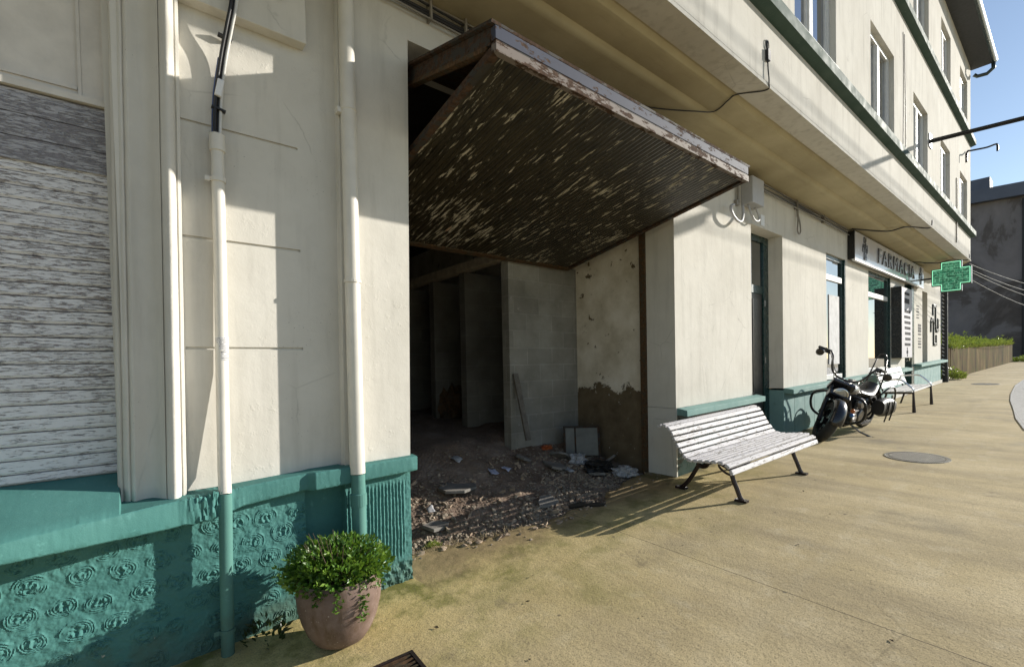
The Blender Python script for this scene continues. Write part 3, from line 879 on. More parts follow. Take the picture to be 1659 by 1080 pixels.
# ledges, eave, gutter, roof
mb = MB()
def ledge(z0, z1, pr):
    mb.prism([(YU+.004, z0), (YU-pr, z0+.03), (YU-pr, z1-.05), (YU-pr+.012, z1-.03), (YU+.004, z1)], 'x', X0, X1+.10)
ledge(3.20, 3.40, .105); ledge(5.65, 5.85, .105)
mb.build('storey_ledge', M['band'], bld)
mb = MB(); mb.box(X0, X1+.2, YU-.42, 7, 7.75, 7.81); mb.prism([(YU-.45, 7.81), (2.8, 9.3), (7.1, 7.81)], 'x', X0, X1+.12)
mb.build('roof', M['roof'], bld)
mb = MB()
rows = []
for x in (X0, X1+.25):
    rows.append([(x, YU-.40-.075*math.cos(a)-.02, 7.83-.085*math.sin(a)) for a in [math.pi*k/10 for k in range(11)]])
mb.rows(rows)
gt = mb.build('gutter', M['gutter'], bld, smooth=True)
gm = gt.modifiers.new('thick', 'SOLIDIFY'); gm.thickness = .006
mb = MB(); mb.tube([(X1+.15, YU-.42, 7.74), (X1+.16, YU-.42, 7.60), (X1+.15, YU-.30, 7.50), (X1+.10, YU-.12, 7.50), (X1+.06, YU-.06, 7.55)], .045, 10); mb.build('gutter_outlet', M['gutter'], bld, smooth=True)
# upper windows
for k, (a, b, z0, z1) in enumerate(wins+wins2):
    fr = MB()
    y0, y1 = YU+.065, YU+.13
    fr.box(a, a+.07, y0, y1, z0, z1); fr.box(b-.07, b, y0, y1, z0, z1); fr.box(a+.07, b-.07, y0, y1, z1-.07, z1); fr.box(a+.07, b-.07, y0, y1, z0, z0+.08)
    m_ = (a+b)/2; fr.box(m_-.055, m_+.055, y0-.008, y1, z0+.08, z1-.07)
    for c0, c1 in ((a+.07, m_-.055), (m_+.055, b-.07)):
        fr.box(c0, c0+.04, y0+.012, y1, z0+.08, z1-.07); fr.box(c1-.04, c1, y0+.012, y1, z0+.08, z1-.07)
    w = fr.build('upper_window', M['white_frame'], bld, bevel=.003)
    mb = MB(); mb.box(a+.05, b-.05, y0+.035, y0+.043, z0+.05, z1-.05); mb.build('pane', M['glass_sky'], w)
    mb = MB(); mb.box(a-.02, b+.02, YU-.03, YU+.065, z0-.04, z0-.001); mb.build('sill', M['white_frame'], w, bevel=.003)

# folded garage door: an upper leaf leaning out from the lintel, a lower leaf folded back under it
XL, XR = 1.525, 4.445
O = Vector((0, -.86, 1.79)); I = Vector((0, .12, 2.045))
du = (I-O).normalized(); nu = Vector((0, -du.z, du.y))
gd = MB()
gd.obox(((XL+XR)/2, (O.y+I.y)/2-du.z*0, (O.z+I.z)/2-.008), (1, 0, 0), du, nu, (XR-XL)/2+.028, (I-O).length/2+.012, .008)
gdoor = gd.build('garage_door', M['edge_dark'], bld, label='folding garage door swung out as a flaking dark canopy')
mb = MB()
th = .088
for xa, xb in ((XL, XL+.05), (XR-.05, XR)):
    c = (O+I)/2 - nu*(.017+th/2); mb.obox(((xa+xb)/2, c.y, c.z), (1, 0, 0), du, nu, .025, (I-O).length/2-.02, th/2)
build_each(mb, 'leaf_side_rail', M['edge_dark'], gdoor, bevel=.003)
mb = MB()
for xa, xb in ((XL-.004, XL+.04), (XR-.04, XR+.004)):
    c = (O+I)/2 - nu*(.017+th+.012); mb.obox(((xa+xb)/2, c.y, c.z), (1, 0, 0), du, nu, .022, (I-O).length/2-.05, .012)
build_each(mb, 'side_lath', M['edge_rust'], gdoor)
mb = MB(); mb.box(XL-.002, XR+.002, O.y-.008, O.y+.03, O.z-.088, O.z-.018); mb.build('upper_front_rail', M['edge_blue'], gdoor, bevel=.003)
mb = MB(); mb.box(XL+.006, XR-.006, O.y-.004, O.y+.02, O.z-.098, O.z-.0885); mb.build('hinge_gap', M['edge_dark'], gdoor)
# lower leaf
A = Vector((0, -.862, 1.690)); Bv = Vector((0, 1.385, 1.262))
dl = (Bv-A).normalized(); nl = Vector((0, dl.z, -dl.y))   # nl points to the underside
L = (Bv-A).length
mb = MB(); mb.box(XL-.003, XR+.003, A.y-.010, A.y+.03, A.z-.056, A.z-.002); mb.build('lower_front_rail', M['edge_white'], gdoor, bevel=.003)
def leafpt(x, s, d): p = A + dl*s + nl*d; return (x, p.y, p.z)
mb = MB()
pitch = .046; nb = int((XR-XL-.08)/pitch)
rows = []
for s in [L*k/24 for k in range(25)]:
    row = []
    for i in range(nb):
        x0 = XL+.04+i*pitch
        sag = .004*nz(x0, s, 2, 1.6)
        for (dx, d) in ((0, .036), (.006, .026), (.012, .036), (.029, .039)):
            row.append(leafpt(x0+dx, .03+s*.975, d+.0 + sag))
    rows.append(row)
mb.rows(rows)
cl = mb.build('boarded_cladding', M['door'], gdoor, recalc=False)
mb = MB()
c = A + dl*(L/2) + nl*.012
mb.obox(((XL+XR)/2, c.y, c.z), (1, 0, 0), dl, nl, (XR-XL)/2-.01, L/2-.01, .010)
for xa, xb in ((XL, XL+.045), (XR-.045, XR)):
    c = A + dl*(L/2+.02) + nl*.026; mb.obox(((xa+xb)/2, c.y, c.z), (1, 0, 0), dl, nl, .0225, L/2-.02, .022)
mb.build('leaf_back', M['edge_dark'], gdoor)
mb = MB(); c = A+dl*(L+.01)+nl*.02; mb.obox(((XL+XR)/2, c.y, c.z), (1, 0, 0), dl, nl, (XR-XL)/2, .035, .03); mb.build('lower_edge_rail', M['edge_rust'], gdoor)

# ------------------------------------------------------------------ garage contents
def bwall(y, lab):
    m = MB()
    m.box(3.49, 4.66, y, y+.13, -1.2, 1.245)
    tag(m.build('block_wall', M['block'] if y < 2 else M['block_shade']), lab, 'block wall', 'concrete block stall walls')
bwall(1.48, 'nearest grey block stall wall, with the plank leaning on it')
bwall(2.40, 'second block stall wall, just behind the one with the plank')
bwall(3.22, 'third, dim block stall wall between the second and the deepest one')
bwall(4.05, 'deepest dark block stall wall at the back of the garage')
mb = MB(); mb.box(3.43, 3.57, 1.36, 6.3, 1.25, 1.36); tag(mb.build('timber_beam', M['beam'], bevel=.006), 'long timber beam resting on the ends of the block stall walls', 'beam')
mb = MB(); mb.obox((3.56, 1.36, -.49), (1, 0, 0), (.0, .28, 1), (0, 1, -.28), .036, .40, .014)
tag(mb.build('plank', M['wood_dark'], bevel=.002), 'grey plank leaning against the block stall wall', 'plank')
# leaning board
pb = empty('leaning_board', 'grey two part board in a dark frame leaning in the garage corner', 'board', (4.33, 1.12, dirt_z(4.33, 1.12)), (R_(-14), 0, R_(-42)))
mb = MB(); mb.box(-.20, -.09, -.012, .006, .02, .36); mb.box(-.07, .20, -.012, .006, .02, .36); mb.build('panel', M['board'], pb, local=True)
mb = MB(); mb.box(-.225, .225, -.018, .012, .36, .385); mb.box(.20, .225, -.018, .012, 0, .36); mb.box(-.225, -.20, -.018, .012, 0, .36); mb.box(-.09, -.07, -.018, .012, 0.02, .36)
mb.build('frame', M['edge_dark'], pb, local=True)
# rubble
random.seed(11)
_t = bmesh.new(); bmesh.ops.create_icosphere(_t, subdivisions=1, radius=1.)
_t.verts.index_update(); ICO_V = [v.co.copy() for v in _t.verts]; ICO_F = [[v.index for v in f.verts] for f in _t.faces]; _t.free()
def stone(m, c, r, flat=.7):
    sx, sy, sz = random.uniform(.7, 1.5)*r, random.uniform(.6, 1.2)*r, random.uniform(.4, 1)*flat*r
    rm = Euler((random.uniform(-.5, .5), random.uniform(-.5, .5), random.uniform(0, 6.3))).to_matrix()
    c = Vector(c); vs = []
    for co in ICO_V:
        q = co*random.uniform(.72, 1.22)
        vs.append(m.bm.verts.new(rm @ Vector((q.x*sx, q.y*sy, q.z*sz)) + c))
    for f in ICO_F: m.bm.faces.new([vs[i] for i in f])
mb = MB()
for i in range(6500):
    x = random.uniform(1.5, 4.6)
    y = edge_y(x) + abs(random.gauss(0, .55)) + (random.uniform(-.06, .10) if random.random() < .93 else -random.random()*.35)
    if y > 3: continue
    if fbm(x+3, y, 1.6, 3) < -.18 and random.random() < .8: continue
    r = min(.042, .005+abs(random.gauss(0, .0085)))
    stone(mb, (x, y, max(dirt_z(x, y)+r*.25, zg(x)+r*.2 if y < edge_y(x)-.04 else -9)), r)
rb = mb.build('rubble', M['stone']); tag(rb, 'small broken stones littering the garage floor', 'rubble', kind='stuff')
mb = MB()
for i in range(150):
    x = random.uniform(1.5, 4.5); y = edge_y(x)+.05+abs(random.gauss(0, .6))
    if y > 2.6: continue
    w_ = random.uniform(.008, .030)
    mb.obox((x, y, dirt_z(x, y)+w_*.4), (random.uniform(-1, 1), random.uniform(-1, 1), random.uniform(-.5, .5)), (random.uniform(-1, 1), random.uniform(-1, 1), .2), (0, 0, 1), w_, w_*random.uniform(.5, .9), w_*random.uniform(.25, .6))
for i in range(70):
    x = random.uniform(1.5, 3.4); y = edge_y(x)+random.uniform(-.10, .05); r = random.uniform(.012, .035)
    stone(mb, (x, y, zg(x)+r*.15-(.03 if y > edge_y(x)-.03 else 0)), r, .5)
tag(mb.build('debris', M['brick_bit'], bevel=.003), 'brick and plaster bits scattered through the garage rubble', 'debris', kind='stuff')
def slab(x, y, w, h, rot, tilt, lab, mat='slab', name='concrete_slab', cat='slab', th=.028):
    m = MB(); n = random.randint(5, 7); pts = []
    for k in range(n):
        a = 2*math.pi*k/n+random.uniform(-.3, .3); rr = random.uniform(.8, 1.1)
        pts.append((math.cos(a)*w*rr, math.sin(a)*h*rr))
    m.prism(pts, 'z', -th/2, th/2)
    m.xform(Matrix.LocRotScale(Vector((x, y, dirt_z(x, y)+abs(math.sin(tilt))*h*.6+.018)), Euler((tilt, random.uniform(-.06, .06), rot)), None))
    tag(m.build(name, M[mat], bevel=.004), lab, cat, 'broken slabs on the garage floor')
slab(1.95, .62, .16, .11, .3, .06, 'flat pinkish broken slab just inside the left pier')
slab(2.45, 1.05, .26, .17, .2, .03, 'wide flat slab lying on the left half of the rubble floor')
slab(3.05, .42, .17, .10, .5, .10, 'flat grey slab at the middle of the rubble edge')
slab(3.72, .98, .22, .14, .9, .22, 'tilted grey slab in front of the leaning plank')
slab(3.95, 1.15, .15, .12, 2.1, .5, 'steep broken slab between plank and leaning board')
slab(4.48, .82, .13, .11, .2, -.75, 'pale slab propped against the inner right wall')
slab(3.45, 1.22, .13, .09, 1.2, .35, 'small slab at the foot of the block stall wall')
slab(4.10, .68, .12, .09, 2.4, .15, 'small slab lying near the crumpled plastic heap')
def crumple(x, y, r, lab, mat, name, cat, flat=.6):
    m = MB(); bmesh.ops.create_icosphere(m.bm, subdivisions=4, radius=r)
    ph = random.random()*50
    for v in m.bm.verts:
        d = v.co.normalized()
        k = 1+.55*mnoise.noise(d*2.3+Vector((ph, 0, 0)))+.30*abs(mnoise.noise(d*5+Vector((0, ph, 0))))
        v.co = Vector((d.x*r*k*1.2, d.y*r*k, max(-.4*r, d.z*r*k*flat)))+Vector((x, y, dirt_z(x, y)+r*.35))
    tag(m.build(name, M[mat], smooth='auto'), lab, cat)
crumple(4.12, 1.00, .085, 'crumpled white plastic bag by the leaning board', 'cloth', 'plastic_bag', 'bag', .9)
crumple(4.38, .52, .115, 'crumpled grey white plastic sheet by the right jamb', 'cloth', 'plastic_sheet', 'plastic sheet', .6)
crumple(4.22, .78, .14, 'dark heap of rags between bag and plastic sheet', 'leather', 'rag_heap', 'rags', .45)
crumple(3.95, 1.36, .055, 'small orange plastic thing at the base of the block wall', 'orange', 'plastic_scrap', 'scrap', .5)
def sheet(x, y, w, lab, mat='paper'):
    m = MB(); rows = []
    ph = random.random()*9
    a = random.random()*3
    for j in range(6):
        row = []
        for i in range(6):
            u, v = (i/5-.5)*w, (j/5-.5)*w*.7
            X, Y = x+u*math.cos(a)-v*math.sin(a), y+u*math.sin(a)+v*math.cos(a)
            row.append((X, Y, dirt_z(X, Y)+.022+.018*mnoise.noise(Vector((u*22, v*22, ph)))))
        rows.append(row)
    m.rows(rows); o = m.build('paper_scrap', M[mat], smooth=True)
    s_ = o.modifiers.new('thick', 'SOLIDIFY'); s_.thickness = .002
    tag(o, lab, 'paper', 'paper scraps on the garage floor')
sheet(2.93, 1.10, .12, 'lilac paper scrap, the left of the two on the rubble')
sheet(3.12, 1.12, .10, 'pale blue paper scrap, the right of the two on the rubble')
sheet(2.70, 1.45, .11, 'white paper scrap far back near the stalls', 'cloth')
sheet(3.82, .86, .11, 'white paper scrap on the tilted slab', 'cloth')
sheet(2.05, .88, .09, 'white paper scrap beside the left pier', 'cloth')
# dark stick at the edge
mb = MB(); mb.tube([(3.10, .18, -1.315), (3.2, .12, -1.30), (3.28, .05, -1.305), (3.36, -.0, -1.31), (3.42, .02, -1.30)], [.02, .026, .022, .024, .012], 7)
tag(mb.build('branch', M['soil']), 'dark crooked stick lying where rubble meets pavement', 'stick')
# sack / machine in the dark stall
crumple(3.75, 3.2, .16, 'ochre sack standing dimly in the middle stall', 'edge_rust', 'sack', 'sack', 2.2)

# leaves as small bent quads
def leaf(m, c, d, up, l, w):
    d = Vector(d).normalized(); s_ = d.cross(Vector(up))
    if s_.length < .01: s_ = d.orthogonal()
    s_ = s_.normalized()*w; n_ = s_.cross(d).normalized()
    c = Vector(c); b = m.bm
    v0 = b.verts.new(c); v1 = b.verts.new(c+d*l*.45+s_+n_*l*.06); v2 = b.verts.new(c+d*l); v3 = b.verts.new(c+d*l*.45-s_+n_*l*.06); v4 = b.verts.new(c+d*l*.5-n_*l*.05)
    b.faces.new((v0, v1, v4)); b.faces.new((v1, v2, v4)); b.faces.new((v2, v3, v4)); b.faces.new((v3, v0, v4))
def tuft(m, c, r, h, n, l, seed=0):
    for i in range(n):
        a = random.uniform(0, 6.28); rr = r*math.sqrt(random.random())
        p = (c[0]+rr*math.cos(a), c[1]+rr*math.sin(a), c[2]+random.uniform(0, h)*(1-rr/r*.6))
        leaf(m, p, (math.cos(a)*random.random(), math.sin(a)*random.random(), random.uniform(.2, 1)), (random.random(), random.random(), .3), l*random.uniform(.6, 1.2), l*.22)
random.seed(21)
mb = MB(); tuft(mb, (1.80, .40, -1.43), .07, .06, 240, .028)
tag(mb.build('weed', M['weed']), 'small pale green weed growing by the left pier foot', 'weed', 'weeds at the wall foot')
mb = MB()
for i in range(260):
    a = random.uniform(0, 3.1); x = random.uniform(1.5, 2.5); y = edge_y(x)+random.uniform(-.08, .05)
    mb.tube([(x, y, zg(x)-.01), (x+.03*math.cos(a), y+.03*math.sin(a), zg(x)+random.uniform(.0, .025))], .0014, 3)
tag(mb.build('dry_grass', simple('straw', (.30, .23, .13), .9)), 'dry straw along the broken pavement edge', 'grass', kind='stuff')

# ------------------------------------------------------------------ pot and shrub
PX, PY = .825, -.335; PZ = zg(.8)
mb = MB(); mb.lathe([(.070, 0), (.100, .004), (.130, .022), (.162, .07), (.188, .135), (.205, .205), (.212, .27), (.210, .32), (.204, .345), (.196, .355), (.186, .350), (.178, .31)], (PX, PY, PZ), n=40)
tag(mb.build('flower_pot', M['terracotta'], smooth='auto'), 'rounded weathered terracotta pot on the pavement by the teal wall', 'pot')
sr = empty('shrub', 'dense small leaved green shrub growing in the terracotta pot', 'shrub', (PX, PY, PZ+.315))
sr.scale = (.93, .93, .92)
mb = MB(); random.seed(5)
C = Vector((-.015, .02, .060))
bumps = [(random.uniform(0, 6.28), random.uniform(.1, 1.2), random.uniform(.78, 1.24)) for _ in range(34)]
for i in range(3900):
    a = random.uniform(0, 6.28); e = math.asin(random.uniform(-.42, 1))
    k = 1.
    for (ba, be, bs) in bumps:
        d = (math.cos(a-ba)*math.cos(e)*math.cos(be)+math.sin(e)*math.sin(be))
        if d > .94: k = max(k, bs) if bs > 1 else min(k, bs)
    rr = k*(random.random()**.28)*(.98+.10*random.random())
    n_ = Vector((math.cos(a)*math.cos(e), math.sin(a)*math.cos(e), math.sin(e)))
    p = C+Vector((n_.x*.250*rr, n_.y*.23*rr, n_.z*.135*rr))
    d = (n_+Vector((random.uniform(-.9, .9), random.uniform(-.9, .9), random.uniform(-.3, .9)))).normalized()
    leaf(mb, p, d, (random.uniform(-1, 1), random.uniform(-1, 1), random.uniform(-.2, 1)), random.uniform(.020, .042), random.uniform(.0065, .0125))
for (a, l_) in ((4.35, .15), (4.9, .22), (3.9, .09), (5.5, .10), (5.2, .07)):
    for i in range(int(l_*420)):
        f = random.random()
        p = Vector((math.cos(a)*(.205+.03*math.sin(f*3)), math.sin(a)*(.205+.03*math.sin(f*3)), .06-f*l_))+Vector([random.uniform(-.022, .022) for _ in range(3)])
        leaf(mb, p, (random.uniform(-1, 1), random.uniform(-1, 1), random.uniform(-.8, .5)), (0, 0, 1), .024, .008)
for i in range(30):
    a = random.uniform(0, 6.28); e = random.uniform(.1, 1.3); L_ = random.uniform(1.0, 1.3)
    for q in range(10):
        f = .75+.25*q/9
        p = C+Vector((math.cos(a)*math.cos(e)*.25, math.sin(a)*math.cos(e)*.23, math.sin(e)*.145))*L_*f
        leaf(mb, p, (math.cos(a)+random.uniform(-.8, .8), math.sin(a)+random.uniform(-.8, .8), random.uniform(0, 1.2)), (random.uniform(-1, 1), random.uniform(-1, 1), .5), random.uniform(.02, .04), random.uniform(.006, .011))
mb.build('foliage', M['leaf'], sr, local=True)
mb = MB()
for i in range(40):
    a = random.uniform(0, 6.28); r = random.uniform(.05, .24)
    mb.tube([(0, 0, -.04), (math.cos(a)*r*.5, math.sin(a)*r*.5, .08), (math.cos(a)*r, math.sin(a)*r, random.uniform(.10, .28))], [.004, .003, .0015], 5)
mb.build('stem', M['stem'], sr, local=True)
mb = MB(); mb.lathe([(.001, .0), (.170, .0), (.170, -.02), (.001, -.02)], n=24); mb.build('soil', M['soil'], sr, local=True)
# weeds and litter behind the pot
mb = MB(); random.seed(31)
tuft(mb, (.52, -.06, zg(.5)), .10, .14, 60, .05)
tag(mb.build('weed', M['ivy']), 'dark straggly weed in the shade between pipe and pot', 'weed', 'weeds at the wall foot')

# ------------------------------------------------------------------ pipes and cables
def clamp_ring(m, x, y, z, r): m.lathe([(r, -.011), (r+.006, -.011), (r+.006, .011), (r, .011)], (x, y, z), n=20); m.box(x-r-.028, x-r+.0, y-.006, y+.006, z-.011, z+.011); m.cyl((x, y+r, z), (x, y+r+.06, z), .006, 6)
p1 = empty('downpipe', 'thin pipe with torn sticker, cream above and teal below, left of the shrub', 'pipe', (.405, -.02, zg(.4)), group='wall pipes')
mb = MB(); mb.tube([(.388, .032, 1.21), (.384, .028, .6), (.376, .024, 0), (.366, -.01, -.50), (.362, -.050, -.625)], .0295, 18); mb.lathe([(.029, 0), (.036, .002), (.036, .085), (.030, .09)], (.388, .032, 1.13), n=18); mb.build('upper_section', M['cream_paint'], p1, smooth='auto')
mb = MB(); mb.tube([(.362, -.050, -.625), (.360, -.058, -.72), (.354, -.058, -1.05), (.35, -.058, zg(.4)-.02)], .030, 18); mb.build('lower_section', M['teal_pipe'], p1, smooth='auto')
mb = MB(); clamp_ring(mb, .386, .030, .985, .030); mb.build('pipe_clamp', M['cream_paint'], p1)
mb = MB(); clamp_ring(mb, .351, -.058, -1.315, .030); mb.build('pipe_clamp', M['teal_pipe'], p1)
def sticker_mat():
    t = NT('torn_newsprint')
    x, y, z = t.sep(t.co)
    l = t.math('SINE', t.math('MULTIPLY', z, 620.))
    w = t.noise(160, 2, .5, t.co)
    k = t.math('MULTIPLY', t.ramp(l, [(.1, 0.), (.4, 1.)]), t.ramp(w, [(.42, 0.), (.5, .85)]))
    return t.out(t.mix(k, (.66, .65, .64), (.12, .12, .12)), .7)
mb = MB(); rows = []
for j in range(12):
    z = .175-.12*j/11
    a0, a1 = (-2.9, -.35) if j < 7 else (-2.2+.1*math.sin(j*2), -.5+.12*math.sin(j*3))
    rows.append([(.3795+.0306*math.cos(a0+(a1-a0)*k/14), .0252+.0306*math.sin(a0+(a1-a0)*k/14), z) for k in range(15)])
mb.rows(rows); mb.build('torn_sticker', sticker_mat(), p1, smooth=True)
p2 = empty('downpipe', 'thicker pipe in the corner of the pier, cream above and teal behind the shrub', 'pipe', (1.03, -.06, zg(1.03)), group='wall pipes')
mb = MB(); mb.tube([(1.055, .012-.05, 2.52), (1.05, -.045, 1.3), (1.046, -.048, .3), (1.044, -.05, -.45), (1.043, -.06, -.63)], .044, 20); mb.lathe([(.044, 0), (.047, .002), (.047, .006), (.044, .008)], (1.051, -.044, 1.52), n=20); mb.build('upper_section', M['cream_paint'], p2, smooth='auto')
mb = MB(); mb.tube([(1.043, -.06, -.635), (1.042, -.065, -.72), (1.04, -.065, zg(1)-.02)], .041, 20); mb.build('lower_section', M['teal_pipe'], p2, smooth='auto')
mb = MB(); mb.box(.985, 1.01, -.05, -.0, 1.50, 1.53); mb.lathe([(.044, -.008), (.050, -.008), (.050, .008), (.044, .008)], (1.047, -.047, .515), n=20); build_each(mb, 'pipe_clamp', M['cream_paint'], p2)
mb = MB(); mb.lathe([(.041, 0), (.048, .002), (.048, .07), (.041, .075)], (1.042, -.065, -.82), n=20); mb.build('pipe_socket', M['teal_pipe'], p2)
# cables rising from the thin pipe
ec = empty('cable_bundle', 'bundle of black, white and blue cables rising out of the thin cream pipe', 'cables', (.40, .02, 1.2))
random.seed(2)
def cpath(dx, dy): return [(.388+dx*.5, .032, 1.12), (.388+dx, .036+dy, 1.22), (.400+dx*1.1, .045+dy, 1.42), (.425+dx, .03+dy, 1.62), (.452+dx, -.012+dy, 1.78), (.472+dx, -.030+dy, 1.90), (.492+dx, -.03+dy, 2.15), (.49+dx, -.03, 2.5)]
def smoothp(pts, n=6):
    pts = [Vector(p) for p in pts]; out = []
    for i in range(len(pts)-1):
        p0, p1_, p2_, p3 = pts[max(i-1, 0)], pts[i], pts[i+1], pts[min(i+2, len(pts)-1)]
        for k in range(n):
            t = k/n
            out.append(.5*((2*p1_)+(-p0+p2_)*t+(2*p0-5*p1_+4*p2_-p3)*t*t+(-p0+3*p1_-3*p2_+p3)*t**3))
    out.append(pts[-1]); return out
mb = MB(); mb.tube(smoothp(cpath(-.010, -.008)), .0085, 8); mb.tube(smoothp(cpath(.004, .006)), .007, 8); mb.build('black_cable', M['cable_black'], ec, smooth=True)
mb = MB(); mb.tube(smoothp(cpath(.014, -.002)), .0075, 8); mb.build('white_cable', M['cable_white'], ec, smooth=True)
mb = MB(); mb.tube(smoothp(cpath(-.017, .006)[:4]), .005, 8); mb.build('blue_cable', M['cable_blue'], ec, smooth=True)
mb = MB()
for (x, y, z) in ((.440, .044, 1.74), (.480, -.02, 1.96), (.400, .04, 1.355)):
    mb.obox((x, y, z), (1, 0, -.2), (0, 1, 0), (.2, 0, 1), .032, .014, .005)
build_each(mb, 'cable_tie', M['cable_black'], ec)
mb = MB(); mb.obox((.405, .026, 1.46), (.2, 0, 1), (1, 0, -.2), (0, 1, 0), .045, .015, .010); mb.build('connector', M['white_plastic'], ec, bevel=.004)
mb = MB()
for k in range(6):
    r = .075+.004*k
    mb.tube([(.70+r*math.cos(a)+.004*k, -.012-.003*(k % 3), 2.135+r*.85*math.sin(a)+.002*k) for a in [2*math.pi*i/36 for i in range(36)]], .0042, 6, closed=True)
mb.tube([(.70, -.02, 2.055), (.70, -.035, 2.035), (.70, -.02, 2.02)], .006, 6)
tag(mb.build('cable_coil', M['cable_grey'], smooth=True), 'coil of grey cable hung on the raised panel', 'cable coil')
# cables under the soffit
def run(x0, x1, y, z, sag, r, ph):
    pts = []
    n = int((x1-x0)/.35)
    for i in range(n+1):
        x = x0+(x1-x0)*i/n
        pts.append((x, y+.006*math.sin(x*3+ph), z-sag*abs(math.sin(x*1.1+ph))))
    return pts
sc_ = empty('cable_run', 'black cables clipped along the wall top under the soffit', 'cables', (1.4, -.02, 2.38))
for nm, m_, lst in (('black_cable', 'cable_black', ((.0, .0, .012, 0), (.016, .028, .008, 1.7), (.010, -.03, .009, .6))), ('grey_cable', 'cable_grey', ((.03, -.055, .007, 2.4), (.02, .05, .006, 3.1)))):
    mb = MB()
    for (dy, dz, r, ph) in lst: mb.tube(run(.9, 10.55, -.022-dy, 2.385+dz, .018, r, ph), r, 6)
    mb.build(nm, M[m_], sc_, smooth=True)
mb = MB()
for x in (1.62, 1.9, 4.9, 6.3, 8.0, 9.2): mb.box(x, x+.014, -.056, .0, 2.31, 2.45)
build_each(mb, 'cable_clip', M['cable_grey'], sc_)
# junction box
jb = empty('junction_box', 'pale grey electrical junction box on the wall beside the raised door canopy', 'junction box', (6.3, -.05, 2.05))
mb = MB(); mb.box(6.22, 6.56, -.15, -.002, 2.02, 2.36); mb.build('box_body', M['plastic_grey'], jb, bevel=.006)
mb = MB(); mb.tube([(6.08, -.03, 2.43), (6.08, -.03, 2.02)], .018, 8); mb.box(6.02, 6.10, -.04, -.002, 1.98, 2.04); mb.build('conduit', M['cable_grey'], jb)
mb = MB()
mb.tube(smoothp([(6.28, -.07, 2.02), (6.32, -.08, 1.92), (6.44, -.08, 1.84), (6.56, -.08, 1.86), (6.58, -.07, 1.93), (6.48, -.07, 2.02)]), .013, 8)
mb.tube(smoothp([(6.16, -.05, 2.0), (6.14, -.06, 1.86), (6.02, -.09, 1.75), (5.88, -.10, 1.74), (5.76, -.10, 1.80), (5.75, -.09, 1.88), (5.85, -.08, 1.93)]), .018, 8)
mb.build('cable_loop', M['plastic_grey'], jb, smooth=True)
mb = MB(); mb.box(6.80, 6.92, -.008, -.001, 1.86, 2.01); tag(mb.build('wall_plate', M['white_plastic']), 'small white plate on the wall above the narrow door', 'plate')
mb = MB(); mb.tube([(8.05, -.03, 2.34), (8.06, -.035, 2.20)], .018, 8); mb.tube(smoothp([(8.06, -.035, 2.22), (8.02, -.05, 2.1), (8.0, -.05, 1.98), (8.06, -.05, 1.93), (8.12, -.05, 1.98), (8.10, -.05, 2.1), (8.07, -.04, 2.2)]), .011, 8)
tag(mb.build('hanging_cable_end', M['cable_grey'], smooth=True), 'looped grey cable end hanging from the cable run over the shop wall', 'cable')
# thin wire across the soffit with clamp
mb = MB()
xw = 5.05
def uy(y): return interp(y, [q[0] for q in sp], [q[1] for q in sp])-.012
mb.tube(smoothp([(4.72, YU-.008, 3.0), (4.70, YU-.02, 2.75), (4.72, YU-.02, 2.60), (4.75, YU+.02, uy(YU+.02)), (4.60, YU+.22, uy(YU+.2)), (4.52, YU+.27, uy(YU+.3)), (4.6, YU+.44, uy(YU+.45)), (4.35, YU+.5, uy(YU+.52)-.008), (4.0, YU+.70, uy(YU+.7)), (3.6, YU+.86, uy(YU+.86))]), .006, 6)
mb.box(4.69, 4.74, YU-.03, YU-.002, 2.80, 2.90)
mb.tube([(4.715+.03*math.cos(a), YU-.012, 2.95+.045*math.sin(a)) for a in [2*math.pi*i/16 for i in range(16)]], .004, 6, closed=True)
tag(mb.build('soffit_wire', M['cable_black'], smooth='auto'), 'thin black wire and clamp crossing the soffit above the canopy', 'wire')
mb = MB()
for (xa, off) in ((11.6, 0), (16.6, .3)):
    mb.tube(smoothp([(xa+.9, YU-.008, 2.72), (xa+.8, YU+.02, uy(YU+.02)), (xa+.4, YU+.22, uy(YU+.22)), (xa, YU+.28, uy(YU+.3)), (xa-.2, YU+.5, uy(YU+.52)-.005), (xa-1., YU+.84, uy(YU+.84))]), .012, 6)
for o_, l_ in zip(build_each(mb, 'soffit_wire', M['cable_black'], smooth=True), ('black wire crossing the soffit over the left end of the pharmacy sign', 'black wire crossing the soffit just above the green cross')): tag(o_, l_, 'wire')

